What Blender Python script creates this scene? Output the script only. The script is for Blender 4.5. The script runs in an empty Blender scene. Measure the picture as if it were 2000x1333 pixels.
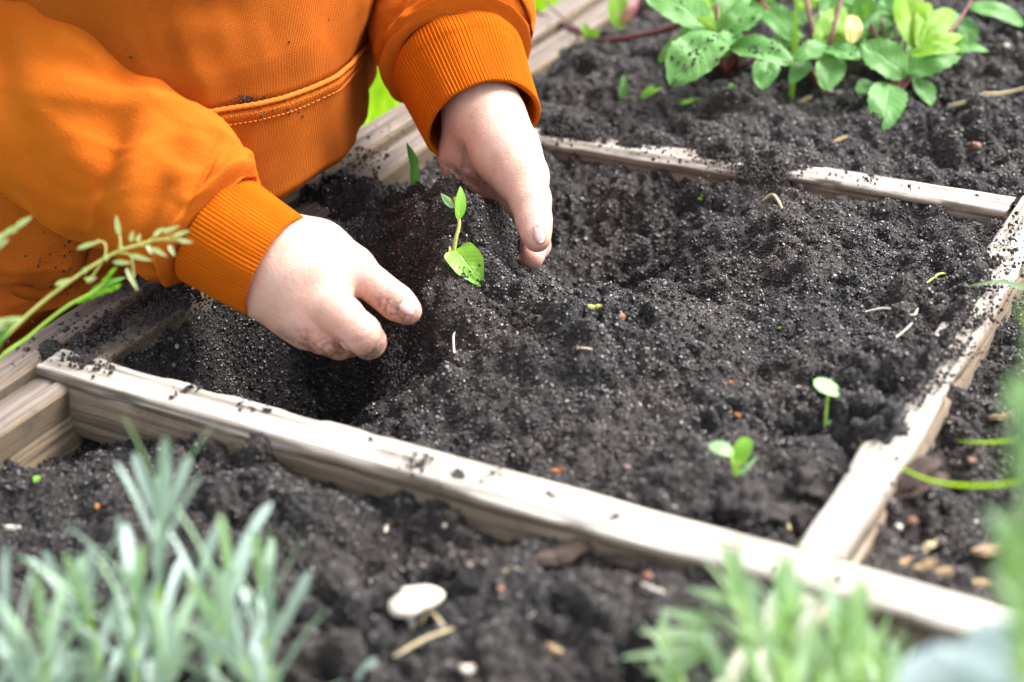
import bpy, math, random
import numpy as np
from mathutils import Vector, Matrix

random.seed(7); rng = np.random.default_rng(7)
scene = bpy.context.scene
col = scene.collection

# ------------------------------------------------------------------ camera, sky, sun, exposure
FPX = 3094.18                                   # focal length in pixels of a 2000 px wide picture
CAM = np.array([0.46790, -0.42957, 0.34144])    # metres; z = 0 is the top of the wooden grid
RT = np.array([0.87259638, 0.48549474, -0.05357637])
UP = np.array([-0.19922752, 0.45391937, 0.86848466])
FW = np.array([-0.44596408, 0.74716268, -0.49281231])
cam = bpy.data.cameras.new('camera'); camo = bpy.data.objects.new('camera', cam); col.objects.link(camo)
camo.matrix_world = Matrix(((RT[0], UP[0], -FW[0], CAM[0]), (RT[1], UP[1], -FW[1], CAM[1]), (RT[2], UP[2], -FW[2], CAM[2]), (0, 0, 0, 1)))
cam.sensor_width = 36.0; cam.lens = 36.0 * FPX / 2000.0
cam.clip_start = 0.01; cam.clip_end = 500
cam.dof.use_dof = True; cam.dof.focus_distance = 0.752; cam.dof.aperture_fstop = 5.0; cam.dof.aperture_blades = 9
scene.camera = camo

SUN_DIR = Vector((0.50, 0.72, 1.0)).normalized()          # towards the sun, a veiled one
world = bpy.data.worlds.new('World'); scene.world = world; world.use_nodes = True
wn = world.node_tree; bg = wn.nodes['Background']
sky = wn.nodes.new('ShaderNodeTexSky'); sky.sky_type = 'NISHITA'; sky.sun_disc = False
sky.sun_elevation = math.asin(SUN_DIR.z); sky.sun_rotation = math.atan2(SUN_DIR.x, SUN_DIR.y)
sky.air_density = 1.0; sky.dust_density = 3.0; sky.ozone_density = 1.0
hs = wn.nodes.new('ShaderNodeHueSaturation'); hs.inputs['Saturation'].default_value = 0.30   # thin cloud greys the sky
wn.links.new(sky.outputs[0], hs.inputs['Color']); wn.links.new(hs.outputs[0], bg.inputs['Color'])
bg.inputs['Strength'].default_value = 0.085
sl = bpy.data.lights.new('sun', 'SUN'); sl.energy = 1.5; sl.angle = math.radians(30); sl.color = (1.0, 0.95, 0.88)
so = bpy.data.objects.new('sun', sl); col.objects.link(so); so.rotation_euler = SUN_DIR.to_track_quat('Z', 'Y').to_euler()
scene.view_settings.view_transform = 'Standard'; scene.view_settings.look = 'None'
scene.view_settings.gamma = 1.0; scene.view_settings.exposure = 2.45
scene.cycles.max_bounces = 6; scene.cycles.use_denoising = True

# ------------------------------------------------------------------ helpers
def at(px, py, z):
    """The point at height z seen at that place of the photograph."""
    D = FW + (px - 1000) / FPX * RT - (py - 666.5) / FPX * UP
    return CAM + D * ((z - CAM[2]) / D[2])
def atw(px, py, w):
    """The point w metres ahead of the lens seen at that place of the photograph."""
    return CAM + w * (FW + (px - 1000) / FPX * RT - (py - 666.5) / FPX * UP)
def unit(v):
    v = np.asarray(v, float); return v / (np.linalg.norm(v) + 1e-12)

ORIGIN = {}
def tag(o, label=None, cat=None, group=None, kind=None):
    if label: o['label'] = label
    if cat: o['category'] = cat
    if group: o['group'] = group
    if kind: o['kind'] = kind
    return o
def thing(name, loc, label, cat, group=None):
    o = bpy.data.objects.new(name, None); col.objects.link(o); o.empty_display_size = 0.01
    o.location = tuple(loc); ORIGIN[o] = np.asarray(loc, float)
    return tag(o, label, cat, group)
def mesh_obj(name, V, F, mat, parent=None, smooth=True, uv=None, loc=None):
    """One mesh object; V in world metres."""
    V = np.asarray(V, float)
    if parent is not None: org = ORIGIN[parent]
    else: org = np.asarray(loc, float) if loc is not None else np.zeros(3)
    me = bpy.data.meshes.new(name)
    me.from_pydata((V - org).tolist(), [], [tuple(map(int, f)) for f in F])
    if smooth: me.polygons.foreach_set('use_smooth', [True] * len(me.polygons))
    if uv is not None:
        ul = me.uv_layers.new(name='UVMap'); idx = np.empty(len(me.loops), int); me.loops.foreach_get('vertex_index', idx)
        ul.data.foreach_set('uv', np.asarray(uv, float)[idx].ravel())
    if mat is not None: me.materials.append(mat)
    me.update()
    o = bpy.data.objects.new(name, me); col.objects.link(o); ORIGIN[o] = org
    if parent is not None:
        o.parent = parent
    elif loc is not None: o.location = tuple(loc)
    return o
def grid_faces(nu, nv, wrap=False, off=0):
    i = np.arange(nu - 1)[:, None]; j = np.arange(nv if wrap else nv - 1)[None, :]
    j2 = (j + 1) % nv
    f = np.stack([i * nv + j, (i + 1) * nv + j, (i + 1) * nv + j2, i * nv + j2], -1).reshape(-1, 4)
    return f + off

# lattice noise, in numpy
_perm = rng.permutation(512); _val = rng.random(512) * 2 - 1
def vnoise(x, y, z=0.0):
    x, y, z = np.broadcast_arrays(np.asarray(x, float), np.asarray(y, float), np.asarray(z, float))
    xi, yi, zi = np.floor(x).astype(int), np.floor(y).astype(int), np.floor(z).astype(int)
    u, v, w = x - xi, y - yi, z - zi
    u, v, w = (t * t * t * (t * (t * 6 - 15) + 10) for t in (u, v, w))
    def h(a, b, c): return _val[(_perm[(_perm[(_perm[a & 511] + b) & 511] + c) & 511])]
    def mix(a, b, t): return a + (b - a) * t
    return mix(mix(mix(h(xi, yi, zi), h(xi+1, yi, zi), u), mix(h(xi, yi+1, zi), h(xi+1, yi+1, zi), u), v),
               mix(mix(h(xi, yi, zi+1), h(xi+1, yi, zi+1), u), mix(h(xi, yi+1, zi+1), h(xi+1, yi+1, zi+1), u), v), w)
def fbm(x, y, z=0.0, o=4):
    s, a = 0.0, 1.0
    for k in range(o):
        s = s + a * vnoise(x * 2**k + 17 * k, y * 2**k + 31 * k, np.asarray(z) * 2**k + 7 * k); a *= 0.5
    return s

def spline(P, n):
    """Catmull-Rom through the rows of P, n samples."""
    P = np.asarray(P, float); m = len(P)
    Q = np.vstack([2 * P[0] - P[1], P, 2 * P[-1] - P[-2]])
    t = np.linspace(0, m - 1 - 1e-9, n); k = t.astype(int); f = (t - k)[:, None]
    a, b, c, d = Q[k], Q[k+1], Q[k+2], Q[k+3]
    return 0.5 * (2*b + (c-a)*f + (2*a-5*b+4*c-d)*f*f + (3*b-a-3*c+d)*f**3)
def frames(C, ref=(0, 0, 1)):
    T = np.gradient(C, axis=0); T /= np.linalg.norm(T, axis=1)[:, None] + 1e-12
    A = np.zeros_like(C); B = np.zeros_like(C)
    a = unit(np.cross(np.cross(T[0], ref), T[0]))
    for i in range(len(C)):
        a = unit(a - T[i] * (a @ T[i])); A[i] = a; B[i] = np.cross(T[i], a)
    return T, A, B
def tube(C, r, nth=8, cap=True):
    """Tube along the points C with radii r (array)."""
    C = np.asarray(C, float); n = len(C); r = np.broadcast_to(np.asarray(r, float), (n,))
    T, A, B = frames(C, (0.3, 0.2, 1))
    th = np.linspace(0, 2*np.pi, nth, endpoint=False)
    V = (C[:, None] + r[:, None, None] * (np.cos(th)[None, :, None] * A[:, None] + np.sin(th)[None, :, None] * B[:, None])).reshape(-1, 3)
    F = [tuple(f) for f in grid_faces(n, nth, True)]
    uv = np.stack([np.repeat(np.linspace(0, 1, n), nth), np.tile(th / (2*np.pi), n)], 1)
    if cap: F += [tuple(range(nth))[::-1], tuple(range((n-1)*nth, n*nth))]
    return V, F, uv

# ------------------------------------------------------------------ materials
class NT:
    def __init__(s, name):
        s.m = bpy.data.materials.new(name); s.m.use_nodes = True; s.t = s.m.node_tree; s.p = s.t.nodes['Principled BSDF']
        s.out = s.t.nodes['Material Output']
    def n(s, typ, ins=None, **props):
        nd = s.t.nodes.new(typ)
        for k, v in props.items(): setattr(nd, k, v)
        for k, v in (ins or {}).items(): s.set(nd.inputs[k], v)
        return nd
    def set(s, sock, v):
        if isinstance(v, bpy.types.NodeSocket): s.t.links.new(v, sock)
        elif hasattr(v, 'outputs'): s.t.links.new(v.outputs[0], sock)
        else:
            if isinstance(v, (tuple, list)) and len(v) == 3 and sock.type == 'RGBA': v = (*v, 1)
            sock.default_value = v
    def P(s, **kw):
        for k, v in kw.items(): s.set(s.p.inputs[k.replace('_', ' ')], v)
    def ramp(s, fac, stops, interp='LINEAR'):
        r = s.n('ShaderNodeValToRGB', {'Fac': fac}); r.color_ramp.interpolation = interp
        e = r.color_ramp.elements
        while len(e) < len(stops): e.new(0.5)
        for el, (p, c) in zip(e, stops):
            el.position = p; el.color = (*c, 1) if isinstance(c, (tuple, list)) else (c, c, c, 1)
        return r.outputs[0]
    def mix(s, fac, a, b, blend='MIX'):
        m = s.n('ShaderNodeMix', data_type='RGBA', blend_type=blend)
        s.set(m.inputs[0], fac); s.set(m.inputs[6], a); s.set(m.inputs[7], b); return m.outputs[2]
    def math(s, op, a, b=0.0, clamp=False):
        m = s.n('ShaderNodeMath', operation=op, use_clamp=clamp); s.set(m.inputs[0], a); s.set(m.inputs[1], b); return m.outputs[0]
    def coord(s, which='Object', scale=(1, 1, 1), loc=(0, 0, 0), rot=(0, 0, 0)):
        tc = s.n('ShaderNodeTexCoord')
        mp = s.n('ShaderNodeMapping', {'Vector': tc.outputs[which], 'Scale': scale, 'Location': loc, 'Rotation': rot}); return mp.outputs[0]
    def noise(s, vec, scale, detail=4, rough=0.55, dist=0.0):
        return s.n('ShaderNodeTexNoise', {'Vector': vec, 'Scale': scale, 'Detail': detail, 'Roughness': rough, 'Distortion': dist}).outputs[0]
    def bump(s, h, strength=0.5, dist=0.001, normal=None):
        b = s.n('ShaderNodeBump', {'Height': h, 'Strength': strength, 'Distance': dist})
        if normal is not None: s.set(b.inputs['Normal'], normal)
        s.set(s.p.inputs['Normal'], b.outputs[0]); return b.outputs[0]

def mat_soil():
    k = NT('soil_dark'); v = k.coord()
    big = k.noise(v, 15, 4, 0.6); mid = k.noise(v, 160, 3); fine = k.noise(v, 1100, 3, 0.7)
    c = k.mix(k.ramp(big, [(0.40, 0.0), (0.66, 1.0)]), (0.0075, 0.0062, 0.0066), (0.030, 0.0225, 0.0205))
    c = k.mix(k.ramp(mid, [(0.48, 0.0), (0.72, 0.5)]), c, (0.036, 0.028, 0.026))
    c = k.mix(k.ramp(fine, [(0.58, 0.0), (0.78, 0.7)]), c, (0.07, 0.06, 0.062))
    k.P(Base_Color=c, Roughness=0.6, Specular_IOR_Level=0.5)
    k.bump(fine, 1.0, 0.0016); return k.m
def mat_grain():
    k = NT('soil_grain'); oi = k.n('ShaderNodeObjectInfo')
    r = oi.outputs['Random']; big = k.noise(oi.outputs['Location'], 15, 4, 0.6)
    c = k.ramp(r, [(0.0, (0.0050, 0.0043, 0.0048)), (0.45, (0.012, 0.0102, 0.0112)), (0.74, (0.026, 0.0216, 0.0226)), (0.92, (0.055, 0.046, 0.048)),
                   (0.975, (0.12, 0.105, 0.11)), (0.995, (0.28, 0.26, 0.27)), (0.998, (0.11, 0.055, 0.04))], 'CONSTANT')
    dry = k.ramp(big, [(0.44, 0.0), (0.66, 1.0)])
    c = k.mix(k.math('MULTIPLY', dry, 0.5), c, (0.050, 0.034, 0.027))
    k.P(Base_Color=c, Roughness=0.36, Specular_IOR_Level=0.55); return k.m
def mat_wood(name, top, side, dark, warm=0.0):
    k = NT(name); uv = k.coord('UV')
    g1 = k.noise(k.coord('UV', (9, 420, 1)), 1.0, 6, 0.65, 0.6)
    g2 = k.noise(k.coord('UV', (3, 110, 1), (5, 3, 0)), 1.0, 4, 0.6, 0.9)
    blot = k.noise(k.coord('UV', (16, 40, 1), (2, 9, 0)), 1.0, 4)
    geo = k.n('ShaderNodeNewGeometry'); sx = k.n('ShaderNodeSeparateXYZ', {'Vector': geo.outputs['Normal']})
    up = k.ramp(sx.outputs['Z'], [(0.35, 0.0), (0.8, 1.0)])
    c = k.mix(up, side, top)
    c = k.mix(k.ramp(g1, [(0.38, 0.7), (0.56, 0.0)]), c, dark)
    c = k.mix(k.ramp(g2, [(0.32, 0.85), (0.45, 0.0)]), c, tuple(0.45 * x for x in dark))
    c = k.mix(k.ramp(blot, [(0.5, 0.0), (0.75, 0.5)]), c, tuple(x * 0.5 for x in side))
    smear = k.noise(k.coord('Object'), 60, 5, 0.7)
    c = k.mix(k.ramp(smear, [(0.57, 0.0), (0.72, 0.5)]), c, (0.08, 0.064, 0.056))
    knot = k.n('ShaderNodeTexVoronoi', {'Vector': k.coord('UV', (9, 55, 1), (3.3, 1.7, 0)), 'Scale': 1.0}); c = k.mix(k.ramp(knot.outputs['Distance'], [(0.05, 0.7), (0.14, 0.0)]), c, tuple(x * 0.35 for x in side))
    k.P(Base_Color=c, Roughness=0.85, Specular_IOR_Level=0.2)
    h = k.math('ADD', k.math('MULTIPLY', g1, 0.7), k.math('MULTIPLY', g2, 0.8))
    k.bump(h, 1.0, 0.0022); return k.m
def mat_cloth(name, c0, c1, scale_u, scale_v, rib=0.5, fuzz=True):
    """Knit: fine wales across v (UV in metres), rows across u."""
    k = NT(name)
    tc = k.n('ShaderNodeTexCoord'); sx = k.n('ShaderNodeSeparateXYZ', {'Vector': tc.outputs['UV']})
    wob = k.math('MULTIPLY', k.noise(k.coord('UV', (60, 60, 1)), 1.0, 2), 0.0006)
    wv = k.math('SINE', k.math('MULTIPLY', k.math('ADD', sx.outputs['Y'], wob), scale_v))
    wu = k.math('SINE', k.math('MULTIPLY', k.math('ADD', sx.outputs['X'], wob), scale_u))
    knit = k.math('ADD', k.math('MULTIPLY', wv, 0.8), k.math('MULTIPLY', wu, 0.2))
    knit01 = k.math('ADD', k.math('MULTIPLY', knit, 0.5), 0.5)
    fz = k.noise(k.coord('Object'), 700, 3, 0.7); big = k.noise(k.coord('Object'), 26, 3)
    c = k.mix(k.ramp(big, [(0.3, 0.0), (0.7, 1.0)]), c0, c1)
    c = k.mix(k.math('MULTIPLY', knit01, rib * 0.55), tuple(x * 0.62 for x in c0), c) if False else k.mix(k.math('MULTIPLY', k.math('SUBTRACT', 1.0, knit01), rib * 0.6), c, tuple(x * 0.5 for x in c0))
    c = k.mix(k.ramp(fz, [(0.55, 0.0), (0.8, 0.35)]), c, tuple(min(1, x * 1.3 + 0.015) for x in c1))
    k.P(Base_Color=c, Roughness=1.0, Specular_IOR_Level=0.04)
    k.P(Sheen_Weight=0.06, Sheen_Roughness=0.5, Sheen_Tint=(1.0, 0.45, 0.1))
    h = k.math('ADD', k.math('MULTIPLY', knit01, rib), k.math('MULTIPLY', fz, 0.5))
    k.bump(h, 0.8, 0.0010); return k.m
def mat_skin():
    k = NT('skin'); v = k.coord()
    att = k.n('ShaderNodeVertexColor', layer_name='tint'); sc = k.n('ShaderNodeSeparateColor', {'Color': att.outputs['Color']})
    n1 = k.noise(v, 75, 5, 0.65); n2 = k.noise(v, 420, 4, 0.65)
    c = k.mix(k.ramp(n1, [(0.35, 0.0), (0.7, 1.0)]), (0.53, 0.305, 0.235), (0.61, 0.41, 0.345))
    c = k.mix(sc.outputs['Red'], c, (0.56, 0.215, 0.155))
    dirt = k.math('MULTIPLY', sc.outputs['Green'], k.ramp(n2, [(0.36, 0.0), (0.62, 1.0)]))
    c = k.mix(k.math('MULTIPLY', dirt, 0.8), c, (0.075, 0.042, 0.032))
    k.P(Base_Color=c, Roughness=0.48, Specular_IOR_Level=0.4, Subsurface_Weight=0.22, Subsurface_Radius=(1.0, 0.35, 0.2), Subsurface_Scale=0.0035)
    k.bump(k.math('ADD', n2, k.math('MULTIPLY', k.noise(v, 1300, 3), 0.9)), 0.5, 0.0006); return k.m
def mat_leaf(name, c0, c1, vein=0.5, trans=0.35, rough=0.45, tip=None):
    k = NT(name)
    tc = k.n('ShaderNodeTexCoord'); sx = k.n('ShaderNodeSeparateXYZ', {'Vector': tc.outputs['UV']})
    av = k.math('ABSOLUTE', k.math('SUBTRACT', sx.outputs['Y'], 0.5))
    mid = k.ramp(av, [(0.0, 1.0), (0.045, 0.0)])
    lat = k.math('SINE', k.math('MULTIPLY', k.math('SUBTRACT', sx.outputs['X'], k.math('MULTIPLY', av, 0.55)), 52.0))
    latv = k.ramp(lat, [(0.75, 0.0), (1.0, 1.0)])
    veins = k.math('MAXIMUM', mid, k.math('MULTIPLY', latv, 0.6))
    oi = k.n('ShaderNodeObjectInfo'); nz = k.noise(k.coord(), 70, 4)
    f = k.math('ADD', k.math('MULTIPLY', oi.outputs['Random'], 0.6), k.math('MULTIPLY', k.ramp(nz, [(0.35, 0.0), (0.7, 1.0)]), 0.4))
    c = k.mix(f, c0, c1)
    c = k.mix(k.math('MULTIPLY', veins, vein * 0.55), c, tuple(min(1, x * 1.7 + 0.03) for x in c1))
    if tip: c = k.mix(k.ramp(sx.outputs['X'], [(0.55, 0.0), (1.0, 1.0)]), c, tip)
    k.P(Base_Color=c, Roughness=rough, Specular_IOR_Level=0.4)
    h = k.math('ADD', k.math('MULTIPLY', veins, -1.0), k.math('MULTIPLY', nz, 0.6)); k.bump(h, vein * 0.6, 0.0015)
    tr = k.n('ShaderNodeBsdfTranslucent', {'Color': k.mix(0.5, c, (0.30, 0.55, 0.02))})
    ms = k.n('ShaderNodeMixShader', {'Fac': trans}); k.t.links.new(k.p.outputs[0], ms.inputs[1]); k.t.links.new(tr.outputs[0], ms.inputs[2])
    k.t.links.new(ms.outputs[0], k.out.inputs['Surface']); return k.m
def mat_plain(name, c0, c1=None, scale=200, rough=0.7, bump=0.4, sss=0.0):
    k = NT(name); v = k.coord(); n = k.noise(v, scale, 4)
    oi = k.n('ShaderNodeObjectInfo')
    c = k.mix(k.ramp(k.math('ADD', k.math('MULTIPLY', n, 0.8), k.math('MULTIPLY', oi.outputs['Random'], 0.2)), [(0.35, 0.0), (0.7, 1.0)]), c0, c1 or tuple(x * 1.5 for x in c0))
    k.P(Base_Color=c, Roughness=rough, Specular_IOR_Level=0.3)
    if sss: k.P(Subsurface_Weight=sss, Subsurface_Scale=0.003)
    k.bump(n, bump, 0.001); return k.m

M = {}
M['soil'] = mat_soil(); M['grain'] = mat_grain()
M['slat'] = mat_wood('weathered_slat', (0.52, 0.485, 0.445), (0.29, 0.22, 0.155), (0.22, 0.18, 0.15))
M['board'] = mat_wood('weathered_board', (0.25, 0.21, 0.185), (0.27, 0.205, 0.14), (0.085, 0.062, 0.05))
M['fleece'] = mat_cloth('orange_fleece', (0.41, 0.088, 0.008), (0.50, 0.120, 0.011), 5600, 5600, 0.10)
M['knit'] = mat_cloth('orange_knit', (0.36, 0.078, 0.009), (0.45, 0.106, 0.012), 4600, 6200, 0.6)
M['rib'] = mat_cloth('orange_rib', (0.42, 0.080, 0.003), (0.51, 0.110, 0.004), 6500, 6500, 0.4)
M['thread'] = mat_plain('orange_thread', (0.46, 0.095, 0.005), (0.58, 0.15, 0.01), 900, 0.9)
M['skin'] = mat_skin()
M['nail'] = mat_plain('nail', (0.66, 0.40, 0.37), (0.72, 0.50, 0.47), 150, 0.25, 0.05, 0.1)
M['mint'] = mat_leaf('mint_leaf', (0.07, 0.23, 0.04), (0.14, 0.34, 0.09), 0.7, 0.32, 0.5)
M['mint_young'] = mat_leaf('mint_young_leaf', (0.16, 0.36, 0.02), (0.26, 0.48, 0.03), 0.7, 0.45, 0.5)
M['mint_old'] = mat_leaf('mint_yellow_leaf', (0.45, 0.42, 0.10), (0.55, 0.50, 0.18), 0.5, 0.3, 0.5)
M['red_stem'] = mat_plain('red_stem', (0.10, 0.025, 0.03), (0.20, 0.06, 0.055), 120, 0.5)
M['brown_twig'] = mat_plain('brown_twig', (0.12, 0.085, 0.075), (0.2, 0.15, 0.13), 120, 0.7)
M['lavender'] = mat_leaf('lavender_leaf', (0.25, 0.35, 0.31), (0.40, 0.50, 0.47), 0.25, 0.2, 0.6)
M['lavender_core'] = mat_leaf('lavender_young_leaf', (0.25, 0.38, 0.26), (0.32, 0.45, 0.32), 0.25, 0.35, 0.6)
M['green_leaf'] = mat_leaf('green_leaf', (0.28, 0.44, 0.22), (0.48, 0.62, 0.42), 0.3, 0.35, 0.55)
M['pale_leaf'] = mat_leaf('glaucous_leaf', (0.26, 0.34, 0.37), (0.36, 0.44, 0.47), 0.3, 0.15, 0.5)
M['seedling'] = mat_leaf('seedling_leaf', (0.17, 0.42, 0.03), (0.24, 0.52, 0.05), 0.6, 0.42, 0.4)
M['seedling_pale'] = mat_leaf('seedling_pale_leaf', (0.27, 0.50, 0.22), (0.33, 0.56, 0.26), 0.3, 0.35, 0.45)
M['dark_leaf'] = mat_leaf('sprout_leaf', (0.05, 0.20, 0.02), (0.08, 0.27, 0.03), 0.3, 0.35, 0.4)
M['stem'] = mat_plain('green_stem', (0.25, 0.42, 0.05), (0.34, 0.52, 0.09), 150, 0.5, 0.1)
M['straw_stem'] = mat_plain('yellow_stem', (0.42, 0.44, 0.10), (0.5, 0.5, 0.16), 150, 0.5, 0.1)
M['spikelet'] = mat_leaf('grass_spikelet', (0.48, 0.58, 0.26), (0.64, 0.70, 0.42), 0.2, 0.4, 0.5)
M['grass'] = mat_leaf('grass_blade', (0.26, 0.44, 0.012), (0.42, 0.60, 0.02), 0.1, 0.5, 0.5)
M['lawn'] = mat_plain('lawn_ground', (0.20, 0.36, 0.012), (0.30, 0.48, 0.02), 8, 0.9)
M['mushroom'] = mat_plain('mushroom', (0.52, 0.47, 0.39), (0.74, 0.70, 0.63), 260, 0.6, 0.2, 0.3)
M['straw'] = mat_plain('dry_straw', (0.42, 0.35, 0.20), (0.55, 0.47, 0.30), 200, 0.7)
M['chip'] = mat_plain('wood_chip', (0.26, 0.175, 0.095), (0.42, 0.31, 0.19), 160, 0.8)
M['bark'] = mat_plain('bark', (0.040, 0.027, 0.023), (0.095, 0.066, 0.056), 90, 0.9, 0.9)
M['orange_bit'] = mat_plain('orange_bit', (0.26, 0.10, 0.03), (0.38, 0.16, 0.05), 200, 0.7)
M['pebble'] = mat_plain('pebble', (0.14, 0.105, 0.095), (0.25, 0.19, 0.17), 200, 0.6)
M['red_pebble'] = mat_plain('red_pebble', (0.16, 0.075, 0.05), (0.26, 0.13, 0.085), 200, 0.55)
M['clod'] = mat_plain('clod', (0.020, 0.016, 0.017), (0.05, 0.042, 0.042), 260, 0.85, 1.0)
M['root'] = mat_plain('pale_root', (0.45, 0.40, 0.33), (0.6, 0.55, 0.48), 300, 0.7)

# ------------------------------------------------------------------ the ground: lawn and soil
LAWN_Z = -0.16
mesh_obj('lawn', [(-60, -60, LAWN_Z), (60, -60, LAWN_Z), (60, 60, LAWN_Z), (-60, 60, LAWN_Z)], [(0, 1, 2, 3)], M['lawn'])['kind'] = 'structure'

FY, BY, BY2, RX, RX2 = -0.0219, 0.300, 0.3219, 0.3206, 0.3410      # slat edges
CTRL = [(330,640,-.010),(300,700,-.014),(420,690,-.028),(560,740,-.068),(660,800,-.080),(735,780,-.072),(640,640,-.066),(540,640,-.045),(480,760,-.060),(775,800,-.026),(800,850,-.022),
 (850,880,-.022),(1000,920,-.011),(1200,970,-.008),(1450,1030,-.010),(1540,1040,-.014),(1310,900,-.005),
 (800,640,-.014),(850,560,.005),(900,490,.016),(880,400,.029),(940,390,.026),(1000,440,.004),(1010,510,-.006),(930,600,.001),(1000,640,.0),
 (780,430,.006),(700,450,-.004),(640,440,-.012),(760,375,-.016),(805,378,-.006),(830,335,-.020),(720,350,-.024),
 (900,720,-.012),(830,730,-.022),(1000,750,-.007),(1100,600,.005),(1180,585,.008),(1250,578,.006),(1050,570,-.002),
 (1080,278,-.008),(1300,318,-.008),(1500,365,-.006),(1700,400,-.006),(1900,430,-.011),
 (1350,450,-.012),(1500,480,-.006),(1700,500,-.004),(1850,500,-.008),(1500,600,-.004),(1700,620,-.002),(1350,620,-.004),(1300,750,-.005),(1500,760,-.004),
 (1650,720,-.002),(1650,850,-.005),(1480,920,-.004),(1840,620,.004),(1880,580,.007),(1780,720,.005),(1400,970,-.005),(1850,540,-.001)]
WORLD = [(x, .297, -.0065) for x in (.03, .08, .13, .18, .23, .28)] + [(.115, .212, -.044), (.15, .215, -.044), (.18, .220, -.032), (.09, .225, -.030), (.13, .245, -.040), (.16, .250, -.032), (.10, .255, -.030), (.13, .272, -.022), (.17, .275, -.015), (.07, .270, -.018), (.205, .24, -.012), (.03, .28, -.016), (.135, .283, -.012), (.09, .283, -.012), (.0, .06, -.008), (.0, .085, -.005), (.002, .11, -.004), (.003, .135, -.004), (.006, .155, -.008)]
def rbf(ctrl):
    Pw = np.array([at(*c) for c in ctrl] + WORLD); X = Pw[:, :2]; Z = Pw[:, 2]; n = len(X)
    def phi(d2): return 0.5 * d2 * np.log(d2 + 1e-9)
    K = phi(((X[:, None] - X[None])**2).sum(-1)) + np.eye(n) * 2e-5
    A = np.zeros((n+3, n+3)); A[:n, :n] = K; A[:n, n] = 1; A[:n, n+1:] = X; A[n, :n] = 1; A[n+1:, :n] = X.T
    s = np.linalg.solve(A, np.r_[Z, 0, 0, 0])
    def f(x, y):
        o = s[n] + s[n+1]*x + s[n+2]*y
        for i in range(n): o = o + s[i] * phi((x - X[i, 0])**2 + (y - X[i, 1])**2)
        return o
    return f
main_h = rbf(CTRL)
def smooth(a, b, x): t = np.clip((x - a) / (b - a), 0, 1); return t*t*(3-2*t)
def soil_base(x, y):
    ha = np.clip(main_h(np.clip(x, 0, RX2), np.clip(y, 0, BY)), -.09, .04)
    n = fbm(x*22, y*22, 3.0, 3)
    hb = -.004 + .006*n + .004*smooth(.40, .5, y) - .012*smooth(0.03, 0.0, x)
    hb = hb + .007*np.exp(-((x-.19)/.03)**2 - ((y-.318)/.018)**2)
    hc = -.016 + .006*n
    hd = -.0095 + .004*n - .016*np.exp(-(x/.035)**2 - ((y+.03)/.03)**2) - .012*smooth(-.05, -.14, y)*smooth(.12, .0, x) - .006*smooth(0.03, 0, x)
    front = y < (FY + 0)*.5; back = y > .5*(BY + BY2)
    right = x > .5*(RX + RX2)
    over = smooth(.285, .30, x) * smooth(.075, .12, y) * smooth(.262, .215, y)         # earth spilled over the right slat
    h = np.where(front, hd, np.where(right, hc, np.where(back, hb, ha)))
    m = ha * (1-over*.0)
    spill = .0035 + .005*vnoise(x*95, y*95, 1.) - .018*smooth(.322, .335, x)
    h = np.where((~front) & (~back) & (x > .30) & (x < .36), np.maximum(h, np.where(over > .3, spill, -1)), h)
    spb = .0015 + .0035*vnoise(x*120, y*120, 9.) - .006*smooth(BY+.012, BY-.004, y)                      # and over parts of the back slat
    lot = (smooth(.165, .178, x)*smooth(.222, .208, x) + .0)
    h = np.where((y > BY-.003) & (y < BY2+.012) & (x < RX), np.maximum(h, np.where(lot > .4, spb, -1)), h)
    return h
SX0, SX1, SY0, SY1, SH = -0.028, 0.50, -0.30, 0.66, 0.00125
gx = np.arange(SX0, SX1, SH); gy = np.arange(SY0, SY1, SH)
GX, GY = np.meshgrid(gx, gy, indexing='ij')
SOIL = soil_base(GX, GY)
clod = np.zeros_like(SOIL)
def bumps(n, r0, r1, flat, region=None, power=2.0):
    for _ in range(n):
        r = r0 + (r1 - r0) * rng.random()**power
        cx = SX0 + (SX1 - SX0) * rng.random(); cy = SY0 + (SY1 - SY0) * rng.random()
        if region and not region(cx, cy): continue
        i0, i1 = int((cx - r - SX0) / SH), int((cx + r - SX0) / SH) + 2; j0, j1 = int((cy - r - SY0) / SH), int((cy + r - SY0) / SH) + 2
        i0, j0 = max(i0, 0), max(j0, 0)
        sx, sy = GX[i0:i1, j0:j1] - cx, GY[i0:i1, j0:j1] - cy
        a = rng.random() * 3.14; e = 0.65 + 0.35 * rng.random(); ca, sa = math.cos(a), math.sin(a)
        d2 = ((sx*ca + sy*sa) / r)**2 + ((-sx*sa + sy*ca) / (r*e))**2
        b = r * flat * np.sqrt(np.clip(1 - d2, 0, 1))
        clod[i0:i1, j0:j1] = np.maximum(clod[i0:i1, j0:j1], b + (0.25 * clod[i0:i1, j0:j1]))
bumps(2600, .0035, .0105, .95)
bumps(15000, .0018, .0048, 1.0)
bumps(24000, .0013, .0024, 1.0, None, 1.0)
rough = .0048 * fbm(GX*46, GY*46, 5.0, 4) + .0010 * vnoise(GX*340, GY*340, 2.0)
patch = smooth(-.35, .35, fbm(GX*26, GY*26, 8.0, 2))                                   # crumbly here, smooth there
SOIL = SOIL + rough + (0.45 + 0.85*patch) * (clod - .0022)
_spill = SOIL
def soil_z(x, y):
    i = np.clip(((np.asarray(x) - SX0) / SH), 0, len(gx) - 1).astype(int); j = np.clip(((np.asarray(y) - SY0) / SH), 0, len(gy) - 1).astype(int)
    return SOIL[i, j]
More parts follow.
